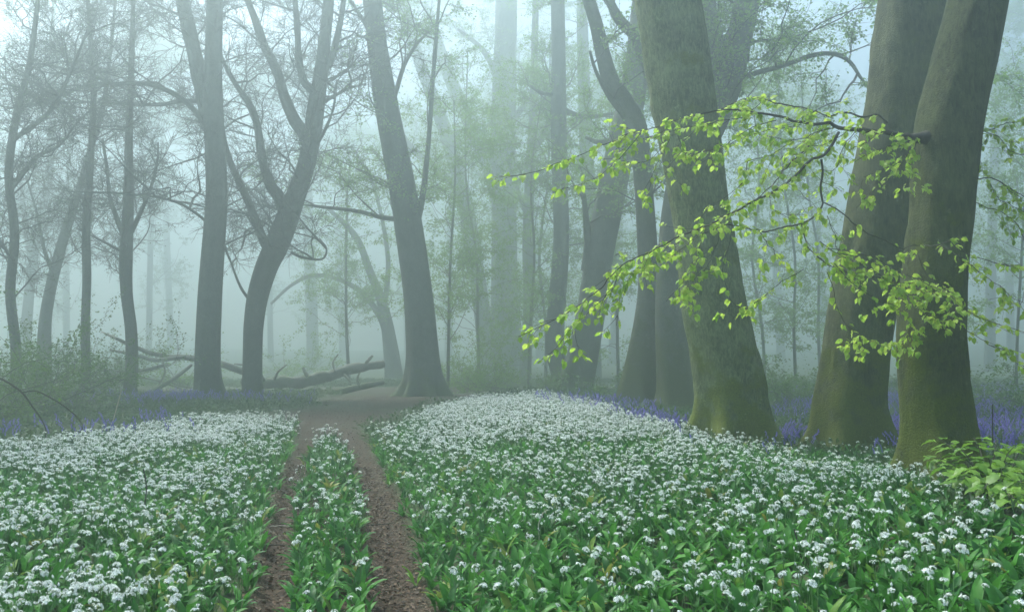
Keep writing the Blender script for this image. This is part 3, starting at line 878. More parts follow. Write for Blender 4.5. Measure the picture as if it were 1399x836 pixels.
# (control points px,py ; start width, end width ; leaf spacing in px ; depth offset)
TW = [
    ([(1212, 168), (1198, 156), (1180, 160), (1160, 154), (1148, 152), (1135, 157), (1105, 150), (1075, 143), (1050, 139), (1025, 136), (1005, 141), (985, 150)], 5, 1.5, 7, 0.15),
    ([(1040, 140), (1025, 152), (1018, 158)], 1.6, 1.2, 9, 0.1),
    ([(1146, 181), (1135, 200), (1122, 213), (1107, 218), (1090, 235), (1075, 247), (1055, 260), (1035, 268), (1012, 280), (990, 292), (965, 305), (930, 317), (905, 328), (880, 340), (850, 360), (825, 385), (800, 405), (770, 425), (735, 445), (708, 460)], 6.5, 1.1, 8, -0.15),
    ([(1120, 172), (1112, 190), (1095, 208), (1075, 222), (1060, 240), (1045, 255), (1030, 270), (1000, 288), (975, 300)], 3.4, 1.4, 14, 0.05),
    ([(1112, 196), (1100, 212), (1080, 228), (1062, 242)], 2.4, 1.3, 14, 0.1),
    ([(1122, 218), (1124, 235), (1122, 255), (1125, 275), (1120, 290), (1105, 302), (1080, 308), (1050, 311), (1030, 308), (1005, 306), (985, 308), (960, 320), (940, 326)], 5.5, 1.4, 16, 0.1),
    ([(1126, 277), (1145, 287), (1165, 302), (1185, 315), (1210, 328), (1235, 338), (1265, 337), (1285, 335), (1298, 329)], 3.2, 1.8, 26, -0.05),
    ([(1095, 306), (1098, 325), (1102, 340), (1115, 352), (1130, 360), (1150, 370), (1180, 385)], 3, 1.2, 10, 0.0),
    ([(1035, 312), (1045, 330), (1058, 345), (1070, 358)], 2, 1.1, 11, -0.1),
    ([(1098, 368), (1076, 381), (1042, 404), (1030, 415)], 1.6, 1, 8, -0.1),
    ([(1120, 330), (1150, 352), (1190, 372), (1225, 395), (1260, 415)], 2, 1, 8, -0.2),
    ([(1115, 350), (1140, 365), (1170, 372), (1210, 380), (1245, 384)], 1.8, 1, 8, -0.1),
    ([(1130, 372), (1142, 400), (1150, 425), (1165, 440), (1190, 456), (1228, 470)], 1.8, 1, 9, -0.15),
    ([(1140, 360), (1165, 385), (1200, 405), (1235, 420), (1250, 445), (1238, 480)], 1.8, 1, 9, -0.25),
    ([(1140, 345), (1180, 356), (1250, 385), (1290, 400), (1320, 425)], 1.8, 1, 9, -0.3),
    ([(1130, 340), (1160, 342), (1195, 350), (1210, 362)], 1.5, 1, 8, -0.1),
    ([(1225, 398), (1252, 424), (1275, 440), (1292, 455)], 1.4, 0.9, 9, -0.3),
    ([(1298, 329), (1310, 340), (1345, 352), (1399, 362), (1450, 372)], 2, 1.6, 16, -0.1),
    ([(1285, 335), (1310, 350), (1340, 368), (1370, 395), (1399, 412), (1440, 430)], 1.6, 1, 10, -0.2),
    ([(1255, 348), (1262, 370), (1280, 395), (1296, 414), (1330, 430), (1365, 442), (1399, 452), (1440, 465)], 2, 1, 11, -0.3),
    ([(1296, 430), (1322, 450), (1355, 472), (1380, 488), (1410, 500)], 1.4, 1, 11, -0.3),
    ([(1300, 412), (1285, 430), (1288, 450)], 1.2, 0.9, 8, -0.35),
    ([(1060, 165), (1020, 175), (985, 195), (960, 205), (940, 215)], 2, 1, 7, -0.1),
    ([(1095, 170), (1040, 185), (1000, 200), (975, 212)], 2, 1, 8, 0.15),
    ([(1085, 190), (1050, 212), (1020, 218), (1018, 240), (1000, 260), (985, 275)], 1.8, 1, 12, -0.1),
    ([(1020, 160), (990, 165), (955, 172), (920, 180), (893, 190)], 1.8, 1, 6, -0.1),
    ([(1140, 175), (1100, 182), (1065, 185), (1035, 182)], 1.8, 1, 7, -0.15),
    ([(1160, 178), (1130, 192), (1100, 196), (1070, 204)], 1.8, 1, 9, 0.2),
    ([(880, 178), (850, 203), (815, 225), (785, 245), (757, 261)], 1.6, 0.9, 8, -0.1),
    ([(912, 176), (885, 190), (860, 196), (838, 206)], 1.4, 0.9, 8, 0.1),
    ([(910, 192), (895, 212), (865, 220), (852, 224)], 1.3, 0.9, 9, -0.1),
    ([(915, 190), (900, 222), (892, 240), (888, 250)], 1.3, 0.9, 8, -0.05),
    ([(925, 180), (930, 200), (925, 214)], 1.2, 0.9, 8, -0.1),
    ([(985, 310), (960, 322), (935, 340), (915, 352)], 1.5, 1, 8, -0.1),
    ([(960, 318), (955, 345), (945, 370), (935, 395), (910, 412)], 1.4, 0.9, 12, -0.15),
    ([(985, 312), (975, 345), (960, 372), (948, 400)], 1.3, 0.9, 14, -0.2),
    ([(1000, 308), (995, 340), (985, 370), (1000, 420)], 1.3, 0.9, 16, -0.15),
    ([(930, 330), (905, 345), (880, 362), (868, 372)], 1.5, 1, 7, -0.05),
    ([(905, 330), (880, 355), (860, 385), (850, 410), (842, 445)], 1.4, 0.9, 9, -0.15),
    ([(870, 352), (845, 350), (858, 345)], 1.2, 0.9, 12, -0.1),
    ([(845, 372), (825, 405), (805, 425), (780, 445), (760, 470), (735, 495)], 1.4, 0.9, 9, -0.1),
    ([(800, 408), (785, 440), (770, 470)], 1.2, 0.9, 10, -0.1),
    ([(850, 365), (838, 395), (820, 415)], 1.2, 0.9, 9, -0.1),
    ([(1250, 190), (1215, 205), (1190, 213), (1168, 222)], 2.2, 1, 7, -0.1),
    ([(1252, 195), (1245, 220), (1252, 245)], 1.6, 1, 7, -0.15),
    ([(1245, 200), (1228, 222), (1205, 232), (1180, 242)], 1.6, 1, 8, -0.2),
    ([(1240, 212), (1220, 243), (1195, 262), (1170, 284)], 1.6, 1, 8, -0.15),
    ([(1250, 235), (1232, 255), (1228, 270)], 1.4, 1, 6, -0.2),
    ([(1170, 176), (1155, 200), (1145, 225), (1120, 232)], 1.6, 1, 9, 0.1),
    ([(1200, 180), (1180, 196), (1160, 205)], 1.6, 1, 7, -0.1),
    ([(1110, 235), (1130, 252), (1150, 262)], 1.4, 0.9, 14, 0.1),
    ([(1050, 262), (1055, 285), (1085, 296), (1100, 300)], 1.3, 0.9, 11, 0.1),
    ([(1075, 250), (1095, 262), (1105, 275)], 1.2, 0.9, 14, 0.1),
    ([(1130, 295), (1140, 315), (1143, 335), (1148, 345)], 1.6, 1, 12, -0.1),
]
TWR = [
    ([(1336, 182), (1352, 176), (1375, 166), (1399, 161), (1440, 150)], 2.4, 1.4, 8, 0.0),
    ([(1345, 180), (1368, 190), (1385, 205), (1415, 215)], 1.6, 1, 8, -0.1),
    ([(1350, 185), (1345, 205), (1340, 222)], 1.4, 0.9, 9, -0.2),
    ([(1334, 245), (1355, 243), (1378, 252), (1399, 264), (1440, 285)], 2.6, 1.6, 16, 0.0),
    ([(1350, 246), (1360, 262), (1375, 275), (1399, 290)], 1.6, 1, 8, -0.1),
    ([(1330, 275), (1345, 282), (1368, 292), (1385, 310), (1400, 330)], 2, 1.2, 13, -0.1),
    ([(1365, 255), (1385, 262), (1405, 280)], 1.3, 0.9, 8, -0.1),
]


def bough_depth(px, off):
    return np.interp(px, [682, 860, 1100, 1225, 1262, 1300, 1450], [7.3, 7.7, 8.4, 8.95, 9.4, 8.75, 8.6]) + off


def bough(parent, base, name, main, twigs, n_obj, label, right=False):
    wood = MB()
    nodes = []

    def run(rows, widths, off, step, k, dm=False):
        rows = np.asarray(rows, float)
        if right:
            d = np.interp(rows[:, 0], [1330, 1345, 1450], [9.5, 9.45, 8.9]) + 0.5 * off
        elif dm:
            d = np.interp(rows[:, 0], [682, 860, 1100, 1225, 1246, 1266, 1292], [7.3, 7.7, 8.4, 9.05, 9.25, 9.38, 9.5])
        else:
            d = bough_depth(rows[:, 0], off)
        P = np.stack([pix(r[0], r[1], dd) for r, dd in zip(rows, d)])
        R = np.asarray(widths) * (0.45 if widths[0] > 8 else 0.32) * d / F_PX
        n = max(8, len(rows) * 5)
        Q = spline(np.hstack([P, R[:, None]]), n)
        Q[:, :3] += 0.006 * np.cumsum(RNG.normal(size=(n, 3)), axis=0) * np.sin(np.linspace(0, np.pi, n))[:, None]
        wood.tube(Q[:, :3], np.maximum(Q[:, 3], 0.0016), 8 if widths[0] > 5 else 5)
        lenpx = np.linalg.norm(np.diff(rows[:, :2], axis=0), axis=1).sum()
        m = int(lenpx / step * 0.95)
        for j in range(m):
            t = (j + RNG.uniform(0.1, 0.9)) / m
            i = min(int(t * (n - 1)), n - 2)
            nodes.append((Q[i, :3], norm(Q[i + 1, :3] - Q[i, :3])))
        for j in range(int(lenpx / 15 * min(1.0, 9.0 / step))):
            i = int(RNG.integers(n // 6, n - 1))
            if RNG.uniform() > np.interp(Q[i, 0] / Q[i, 1] * F_PX + CX, [740, 960], [0.3, 1.0]):
                continue
            t = norm(Q[i + 1, :3] - Q[i, :3])
            sd2 = norm(np.cross(t, [0, 0, 1.0])) * RNG.choice([-1, 1])
            d2 = norm(sd2 * RNG.uniform(0.2, 0.9) + t * RNG.uniform(0.3, 1.0) + np.array([0, 0, RNG.uniform(-0.38, 0.18)]))
            ln2 = RNG.uniform(0.08, 0.30)
            S = grow(Q[i, :3][None], d2[None], np.array([ln2]), 6, 0.12, -0.05)[0]
            wood.tube(S, np.linspace(0.0018, 0.001, 6), 4)
            for q in range(1 + int(ln2 / 0.06)):
                f = RNG.uniform(0.35, 1.0) if q else 1.0
                a_ = min(int(f * 5), 4)
                nodes.append((S[a_] + (S[a_ + 1] - S[a_]) * (f * 5 - a_), norm(S[a_ + 1] - S[a_])))
    if main:
        run([r[:2] for r in main[:14]], [r[2] for r in main[:14]], 0.0, 9.5, 0, True)
        run([r[:2] for r in main[13:]], [r[2] for r in main[13:]], 0.0, 9.0, 0, True)
    for k, (rows, w0, w1, step, off) in enumerate(twigs):
        run(rows, np.linspace(w0, w1, len(rows)), off, step, k + 1)
    spots = []
    tw = []
    for p, t in nodes:
        a = RNG.choice([-1, 1])
        side = norm(np.cross(t, [0, 0, 1.0]))
        out = norm(side * a * RNG.uniform(0.4, 1.0) + t * RNG.uniform(0.2, 0.9) + np.array([0, 0, RNG.uniform(-0.5, 0.2)]))
        ln = RNG.uniform(0.01, 0.05)
        q = p + out * ln
        tw.append(np.stack([p, p + out * ln * 0.5 + np.array([0, 0, 0.003]), q]))
        for c in range(RNG.choice([1, 2, 2, 2])):
            dr = norm(out * 0.8 + RNG.normal(size=3) * np.array([0.5, 0.5, 0.25]) + np.array([0, 0, -0.2]))
            spots.append((q + RNG.normal(size=3) * 0.008, dr, RNG.uniform(0.75, 1.25)))
    tw = np.array(tw)
    wood.tubes(tw, np.full(tw.shape[:2], 0.0011), 3)
    ob = link(name, wood.mesh(name, M['twig'], base), parent)
    ob['label'] = label
    order = np.argsort([s[0][1] - 0.8 * s[2] for s in spots])
    rest = MB()
    for q, i in enumerate(order):
        p, dr, s = spots[i]
        rot = Vector(dr).to_track_quat('X', 'Z').to_matrix() @ Matrix.Rotation(RNG.normal() * 0.5, 3, 'X')
        if q < n_obj:
            link('leaf', BM[RNG.integers(4)], ob, np.asarray(p) - base, rot.to_euler(), s)
        else:
            me = BM[RNG.integers(4)]
            V = np.array([v.co[:] for v in me.vertices])
            Fc = np.array([pl.vertices[:] for pl in me.polygons])
            mi = np.array([pl.material_index for pl in me.polygons])
            W = (np.array(rot) @ (V.T * s)).T + p
            n0 = rest.n
            rest.add(W, Fc)
            rest.mi[-1] = mi.astype(np.int32)
    if rest.n:
        fo = link('foliage', rest.mesh('foliage', [M['leaf_bough_far'], M['bud']], base), ob)
        fo['kind'] = 'stuff'
    return len(spots)


sb = np.array(stem.location)
nA = bough(stem, sb, 'bough', A_MAIN, TW, 270, 'spreading bough of bright fresh yellow-green beech leaves')
nB = bough(stem, sb, 'bough', None, TWR, 30, 'short leafy side bough in deeper shade', True)
print('bough leaves', nA, nB)

# ------------------------------------------------------------------ sapling at the foot of the stem
def sapling():
    d = 6.2
    x, z = ground_base(1350, d)
    base = np.array([x, d, z])
    root = thing('beech_sapling', 'low spreading sapling with yellow-green leaves against the dark beech foot', 'sapling', base)
    me = [leaf_mesh('sapling_leaf', [M['leaf_sapling'], M['bud']], 0.105, 0.068, dr, fo, 0.05, 7, False, 20 + k) for k, (dr, fo) in enumerate(((0.5, 0.2), (0.8, 0.4), (0.3, -0.2)))]
    wood = MB()
    tips = [(1264, 622, 6.4), (1276, 596, 6.7), (1282, 640, 6.1), (1298, 604, 6.5), (1330, 598, 6.7), (1325, 640, 5.9), (1360, 600, 6.5), (1385, 610, 6.3), (1399, 630, 6.0), (1372, 650, 5.7), (1345, 668, 5.5), (1380, 680, 5.4), (1310, 655, 5.8),
            (1399, 660, 5.6), (1395, 692, 5.3), (1350, 625, 6.1), (1410, 605, 6.9), (1425, 640, 6.3), (1440, 670, 6.0), (1310, 625, 6.6), (1375, 628, 6.4)]
    k = 0
    for (px, py, dd) in tips:
        e = pix(px, py, dd)
        mid_ = base * 0.45 + e * 0.55 + np.array([0, 0, 0.09])
        Q = spline(np.stack([base + np.array([RNG.normal() * 0.04, RNG.normal() * 0.04, -0.02]), mid_, e]), 12)
        wood.tube(Q, np.linspace(0.006, 0.0018, 12), 5)
        for j in range(13):
            i = 4 + int(j * 0.58)
            i = min(i, 10)
            t = norm(Q[i + 1] - Q[i])
            side = norm(np.cross(t, [0, 0, 1.0])) * (1 if j % 2 else -1)
            dr = norm(side * RNG.uniform(0.5, 1) + t * 0.6 + np.array([0, 0, RNG.uniform(-0.45, 0.0)]) + RNG.normal(size=3) * 0.15)
            p = Q[i] + side * 0.02 + RNG.normal(size=3) * 0.012
            rot = Vector(dr).to_track_quat('X', 'Z').to_euler()
            link('leaf', me[k % 3], root, p - base, rot, RNG.uniform(0.75, 1.2))
            k += 1
    link('stems', wood.mesh('stems', M['twig'], base), root)


sapling()


# ------------------------------------------------------------------ wild garlic
def garlic_leaf(ln, wd, lean, curl, rows=7, seed=0):
    """Blade rising from the origin, leaning out along +X and arching over."""
    r = np.random.default_rng(seed)
    t = np.linspace(0, 1, rows)
    half = wd * 0.5 * (np.sin(np.pi * np.clip((t - 0.12) / 0.88, 0, 1) ** 0.85) ** 0.75)
    half[t < 0.14] = 0.0035
    half[-1] = 0
    ang = np.radians(90 - lean) - curl * t ** 1.4
    st = ln / (rows - 1)
    x = np.concatenate([[0], np.cumsum(np.cos(ang[:-1]))]) * st
    z = np.concatenate([[0], np.cumsum(np.sin(ang[:-1]))]) * st
    nx, nz = -np.sin(ang), np.cos(ang)
    V = []
    wv = r.normal(size=rows) * 0.06 * wd
    tw = r.normal() * 0.25
    for i in range(rows):
        for s in (-1, 0, 1):
            up = (0.35 * half[i] if s else 0) + (wv[i] * s)
            V.append((x[i] + nx[i] * up, s * half[i] + tw * x[i] * 0.3, z[i] + nz[i] * up))
    Fs = []
    for i in range(rows - 1):
        a = i * 3
        Fs += [(a, a + 1, a + 4, a + 3), (a + 1, a + 2, a + 5, a + 4)]
    return np.array(V), np.array(Fs)


def umbel_geo(rad, n, seed, openness=1.0):
    """White starry flower head: a dome of six-petalled florets, centred on the origin."""
    r = np.random.default_rng(seed)
    b = MB()
    ped = []
    for k in range(n):
        z = 1 - (k + 0.5) / n * 0.95 * openness
        a = k * 2.39996 + r.normal() * 0.25
        s = math.sqrt(max(0, 1 - z * z))
        nrm = np.array([s * math.cos(a), s * math.sin(a), z])
        c = nrm * rad * r.uniform(0.85, 1.15) * np.array([1.1, 1.1, 0.75])
        ped.append(np.stack([np.array([0, 0, -0.3 * rad]), c * 0.5 + np.array([0, 0, -0.1 * rad]), c]))
        nrm = norm(nrm + r.normal(size=3) * 0.3)
        u = norm(np.cross(nrm, [0.3, 0.2, 1.0]))
        w = np.cross(nrm, u)
        fr = rad * 0.52 * r.uniform(0.8, 1.15)
        for q in range(6):
            t = q * math.pi / 3 + r.normal() * 0.08
            e = u * math.cos(t) + w * math.sin(t)
            f = -u * math.sin(t) + w * math.cos(t)
            lift = nrm * fr * 0.25
            b.add(np.stack([c, c + e * fr * 0.5 + f * fr * 0.2 + lift * 0.6, c + e * fr + lift, c + e * fr * 0.5 - f * fr * 0.2 + lift * 0.6]), np.array([(0, 1, 2, 3)]), 0)
    ped = np.array(ped)
    n0 = len(b.mi)
    b.tubes(ped, np.full(ped.shape[:2], 0.0007), 3)
    b.mi[-1][:] = 1
    return b


LEAF_SPECS = [(0.26, 0.062, 12, 0.8), (0.24, 0.055, 22, 1.0), (0.28, 0.066, 30, 1.1), (0.22, 0.052, 38, 0.8), (0.25, 0.06, 18, 1.5), (0.20, 0.05, 45, 0.9)]
GS = 0.72
LEAF_GEO = [garlic_leaf(s[0] * GS, s[1] * GS * 0.92, s[2], s[3], seed=k) for k, s in enumerate(LEAF_SPECS)]
LEAF_ME = []
for V, Fc in LEAF_GEO:
    b = MB(); b.add(V, Fc)
    LEAF_ME.append(b.mesh('garlic_leaf', M['garlic_leaf']))
UMB = [umbel_geo(0.0155, 15, 1), umbel_geo(0.0135, 13, 2), umbel_geo(0.011, 9, 3, 0.8), umbel_geo(0.017, 17, 4), umbel_geo(0.010, 6, 5, 0.6)]
UMB_ME = [b.mesh('flower_head', [M['garlic_petal'], M['garlic_stem']], smooth=False) for b in UMB]
# closed bud, pale green and pointed
bb = MB()
bz = np.linspace(0, 0.022, 6)
bb.tube(np.stack([0 * bz, 0 * bz, bz], -1), np.array([0.0015, 0.004, 0.0047, 0.0036, 0.002, 0.0005]), 6)
UMB_ME.append(bb.mesh('flower_head', [M['garlic_petal']]))
STEM_ME = []
for k in range(3):
    b = MB()
    t = np.linspace(0, 1, 6)
    b.tube(np.stack([0.02 * (k - 1) * t ** 2, 0.015 * np.sin(t * 2 + k), t * 0.18], -1), np.full(6, 0.0017), 4)
    STEM_ME.append(b.mesh('flower_stem', M['garlic_stem']))
STEM_TOP = [np.array([0.02 * (k - 1), 0.015 * math.sin(2 + k), 0.18]) for k in range(3)]


def rotz(V, a):
    c, s = math.cos(a), math.sin(a)
    return V @ np.array([[c, s, 0], [-s, c, 0], [0, 0, 1]])


def scatter_object(name, pts, rot, scl, idx, sources, colname, label, cat):
    """One 'stuff' object that carries the plants nobody could count."""
    srcs = bpy.data.collections.new(colname)
    for k, me in enumerate(sources):
        o = bpy.data.objects.new('%s_%02d' % (colname, k), me)
        srcs.objects.link(o)
    me = bpy.data.meshes.new(name)
    me.vertices.add(len(pts))
    me.vertices.foreach_set('co', np.asarray(pts, np.float32).ravel())
    a = me.attributes.new('rot', 'FLOAT_VECTOR', 'POINT'); a.data.foreach_set('vector', np.asarray(rot, np.float32).ravel())
    a = me.attributes.new('scl', 'FLOAT', 'POINT'); a.data.foreach_set('value', np.asarray(scl, np.float32))
    a = me.attributes.new('idx', 'INT', 'POINT'); a.data.foreach_set('value', np.asarray(idx, np.int32))
    ng = bpy.data.node_groups.new(name, 'GeometryNodeTree')
    ng.interface.new_socket('Geometry', in_out='INPUT', socket_type='NodeSocketGeometry')
    ng.interface.new_socket('Geometry', in_out='OUTPUT', socket_type='NodeSocketGeometry')
    N, L = ng.nodes, ng.links
    gi, go = N.new('NodeGroupInput'), N.new('NodeGroupOutput')
    ip = N.new('GeometryNodeInstanceOnPoints')
    ci = N.new('GeometryNodeCollectionInfo')
    ci.inputs['Collection'].default_value = srcs
    ci.inputs['Separate Children'].default_value = True
    ci.inputs['Reset Children'].default_value = True
    ip.inputs['Pick Instance'].default_value = True

    def attr(nm, ty):
        n = N.new('GeometryNodeInputNamedAttribute')
        n.data_type = ty
        n.inputs['Name'].default_value = nm
        return [s for s in n.outputs if s.enabled and s.name == 'Attribute'][0]
    L.new(gi.outputs[0], ip.inputs['Points'])
    L.new(ci.outputs[0], ip.inputs['Instance'])
    L.new(attr('idx', 'INT'), ip.inputs['Instance Index'])
    er = N.new('FunctionNodeEulerToRotation')
    L.new(attr('rot', 'FLOAT_VECTOR'), er.inputs[0])
    L.new(er.outputs[0], ip.inputs['Rotation'])
    L.new(attr('scl', 'FLOAT'), ip.inputs['Scale'])
    L.new(ip.outputs[0], go.inputs[0])
    o = link(name, me)
    md = o.modifiers.new('scatter', 'NODES')
    md.node_group = ng
    return tag(o, label, cat, kind='stuff')


def far_edge(px):
    return np.interp(px, [-300, 0, 100, 200, 300, 400, 420, 470, 500, 560, 620, 700, 760, 820, 870, 950, 1060, 1200, 1245, 1275, 1330, 1399, 1600],
                     [9.5, 11, 12.1, 14.2, 16.6, 18.2, 19, 17.5, 14.5, 17.0, 20.5, 22.5, 21, 17.5, 14.5, 12.9, 12.7, 12.3, 9.0, 6.8, 5.7, 5.15, 4.9])


def sample(n, y0, y1, side=1.2):
    """Uniform points over the floor the camera sees between y0 and y1."""
    y = np.sqrt(RNG.uniform(y0 ** 2, y1 ** 2, n))
    x = RNG.uniform(-1, 1, n) * (0.53 * y + side)
    return x, y


def carpet_ok(x, y, jit=0.06):
    px = x / y * F_PX + CX
    wob_ = 0.09 * fbm(np.stack([x * 2.2, y * 2.2, 0 * x + 5], -1), 2)
    left = (x < xl(y) - 0.03 + wob_)
    right = (x > xr(y) + 0.04 + wob_)
    strip = (x > ml(y) + 0.02 + wob_ * 0.5) & (x < mr(y) - 0.02 + wob_ * 0.5) & (y < 14.2 + 2 * wob_)
    fe = far_edge(px) + 1.0 * fbm(np.stack([x * 1.1, y * 1.1, 0 * x], -1), 2)
    ok = (left | right | strip) & (y < fe)
    tree_ = np.zeros(len(x), bool)
    for (bx, by, br_) in ((float(big.location[0]), 13.5, 0.62), (float(dark.location[0]), 13.2, 0.6), (float(stem.location[0]), 9.5, 0.42)):
        tree_ |= (x - bx) ** 2 + (y - by) ** 2 < br_ ** 2
    return ok & ~tree_, left, right, strip, px


def flower_density(x, y, left, strip, px):
    e = np.where(left, sstep(0.05, 0.9, xl(y) - x), sstep(0.1, 1.5, x - xr(y)))
    far_ = sstep(4.5, 10.5, y)
    near_l = 0.62
    near_r = 0.34 - 0.14 * sstep(950, 1250, px)
    base = np.where(left, near_l, near_r)
    dns = base + (1.0 - base) * far_ * (1 - 0.62 * sstep(640, 980, px))
    dns = dns * (0.25 + 0.75 * e)
    dns = np.where(strip, 0.13 + 0.22 * sstep(8, 13, y), dns)
    # leafier pocket round the foot of the trees
    pk = 0.6 * sstep(900, 1000, px) * sstep(7.6, 9.4, y) + 0.4 * sstep(1040, 1180, px) * sstep(7.0, 8.6, y)
    dns = dns * (1 - 0.84 * np.clip(pk * 1.3, 0, 1))
    nz = fbm(np.stack([x * 1.2, y * 1.2, 0 * x + 2], -1), 3)
    return np.clip(dns * (1 + 1.9 * nz), 0.02, 1.2)


def area(y0, y1, side=1.2):
    return (0.53 * (y1 ** 2 - y0 ** 2) + 2 * side * (y1 - y0))


PT, RO, SL, IX = [], [], [], []
# leaf-clump variants (4 clumps of 4-5 blades) for the uncountable carpet
CLUMP = []
for k in range(5):
    b = MB()
    m = 4 + k % 2
    for j in range(m):
        V, Fc = LEAF_GEO[(k + j) % 6]
        s = RNG.uniform(0.8, 1.1)
        b.add(rotz(V * s, j * 6.283 / m + RNG.normal() * 0.35) + np.array([RNG.normal() * 0.012, RNG.normal() * 0.012, 0]), Fc)
    CLUMP.append(b.mesh('leaf_clump', M['garlic_leaf']))
FLW = []
for k in range(6):
    b = MB()
    ub = [UMB[0], UMB[1], UMB[2], UMB[3], UMB[4], UMB[1]][k]
    V = np.vstack(ub.v)
    top = np.array([0.02 * math.cos(k * 2), 0.02 * math.sin(k * 2), 0.18 + 0.022 * (k % 3 - 1)])
    tl = (k - 2.5) * 0.12
    Rm = np.array(Matrix.Rotation(tl, 3, 'X'))
    n0 = 0
    for Fc, mi, vv in zip(ub.f, ub.mi, ub.v):
        b.add((Rm @ vv.T).T + top, Fc - n0)
        b.mi[-1] = mi.copy()
        n0 += len(vv)
    t = np.linspace(0, 1, 5)
    nm = len(b.mi)
    b.tube(np.stack([top[0] * t ** 2, top[1] * t ** 2, (top[2] - 0.01) * t], -1), np.full(5, 0.0022), 4, False)
    b.mi[-1][:] = 1
    FLW.append(b.mesh('flower', [M['garlic_petal'], M['garlic_stem']], smooth=False))
b = MB()
zz = np.linspace(0, 0.17, 4)
b.tube(np.stack([0 * zz, 0 * zz, zz], -1), np.full(4, 0.002), 4, False); b.mi[-1][:] = 1
bz2 = bz * 0.7 + 0.17
b.tube(np.stack([0.1 * (bz2 - 0.17), 0 * bz2, bz2], -1), np.array([0.0015, 0.004, 0.0047, 0.0036, 0.002, 0.0005]), 6)
for q in range(1, len(b.mi)):
    b.mi[q][:] = 0
FLW.append(b.mesh('flower_bud', [M['garlic_petal'], M['garlic_stem']]))

IND = []          # the plants that show largest: individual objects
for (y0, y1, dp, df) in ((2.6, 7.0, 115, 240), (7.0, 13.0, 85, 300), (13.0, 24.0, 55, 330)):
    n = int(area(y0, y1) * dp)
    x, y = sample(n, y0, y1)
    ok, left, right, strip, px = carpet_ok(x, y)
    x, y, left, strip, px = x[ok], y[ok], left[ok], strip[ok], px[ok]
    z = height(x, y)
    fd = flower_density(x, y, left, strip, px)
    sc_ = RNG.uniform(0.75, 1.15, len(x))
    edge = np.where(strip, 0.85, np.where(left, 0.75 + 0.25 * sstep(0, 0.5, xl(y) - x), 0.75 + 0.25 * sstep(0, 0.6, x - xr(y))))
    sc_ = sc_ * edge
    for i in range(len(x)):
        if y0 < 5 and y[i] > 4.3 and abs(x[i]) < 0.515 * y[i] - 0.05:
            IND.append((y[i], x[i], z[i], sc_[i], fd[i], bool(left[i]), bool(strip[i])))
        else:
            PT.append((x[i], y[i], z[i] - 0.01)); RO.append((RNG.normal() * 0.1, RNG.normal() * 0.1, RNG.uniform(0, 6.28))); SL.append(sc_[i]); IX.append(RNG.integers(0, 5))
    n = int(area(y0, y1) * df)
    x, y = sample(n, y0, y1)
    ok, left, right, strip, px = carpet_ok(x, y)
    x, y, left, strip, px = x[ok], y[ok], left[ok], strip[ok], px[ok]
    fd = flower_density(x, y, left, strip, px)
    if y0 < 5:
        fd = fd * np.where((y > 4.3) & (y < 5.0), 0.6, 1)      # the individual plants carry their own
    kk = RNG.uniform(0, 1, len(x)) < fd
    x, y, fd = x[kk], y[kk], fd[kk]
    z = height(x, y)
    for i in range(len(x)):
        PT.append((x[i], y[i], z[i])); RO.append((RNG.normal() * 0.2, RNG.normal() * 0.2, RNG.uniform(0, 6.28)))
        SL.append(RNG.uniform(0.72, 1.22) * (1 + 0.15 * float(sstep(8, 13, y[i])))); IX.append(5 + (RNG.integers(0, 6) if RNG.uniform() > 0.12 + 0.25 * (1 - min(fd[i], 1)) else 6))
IND.sort()
for (y, x, z, s, f, left, strip) in IND[300:]:
    PT.append((x, y, z - 0.01)); RO.append((RNG.normal() * 0.1, RNG.normal() * 0.1, RNG.uniform(0, 6.28))); SL.append(s); IX.append(RNG.integers(0, 5))
scatter_object('wild_garlic_carpet', PT, RO, SL, IX, CLUMP + FLW, 'wild_garlic_source', 'dense carpet of white flowering wild garlic covering the woodland floor', 'wild garlic')
print('garlic instances', len(PT), 'candidates', len(IND), 'last y', IND[min(299, len(IND) - 1)][0])

for (y, x, z, s, f, left, strip) in IND[:300]:
    if strip:
        lab, grp = 'wild garlic plant rooted in the strip between the two ruts', 'wild garlic between the ruts'
    elif left:
        lab, grp = 'wild garlic plant on the level side of the ruts, opposite the big beeches', 'wild garlic on the level side'
    else:
        lab, grp = 'wild garlic plant on the bank side of the ruts, below the big beeches', 'wild garlic on the bank'
    r = thing('wild_garlic', lab, 'wild garlic', (x, y, z - 0.01), grp)
    r.rotation_euler = (0, 0, RNG.uniform(0, 6.28))
    m = RNG.integers(4, 6)
    for j in range(m):
        link('leaf', LEAF_ME[RNG.integers(6)], r, (RNG.normal() * 0.012, RNG.normal() * 0.012, 0), (RNG.normal() * 0.08, RNG.normal() * 0.08, j * 6.283 / m + RNG.normal() * 0.3), s * RNG.uniform(0.85, 1.1))
    for q in range(3):
        if RNG.uniform() < f * 0.75:
            k = RNG.integers(3)
            px_, py_ = RNG.normal() * 0.04, RNG.normal() * 0.04
            a = RNG.uniform(0, 6.28)
            ss = RNG.uniform(0.9, 1.15)
            link('flower_stem', STEM_ME[k], r, (px_, py_, 0), (0, 0, a), ss)
            t = rotz(STEM_TOP[k][None] * ss, a)[0]
            hd = RNG.integers(0, 5) if RNG.uniform() > 0.2 else 5
            link('flower_head', UMB_ME[hd], r, (px_ + t[0], py_ + t[1], t[2]), (RNG.normal() * 0.3, RNG.normal() * 0.3, a), RNG.uniform(0.85, 1.2))

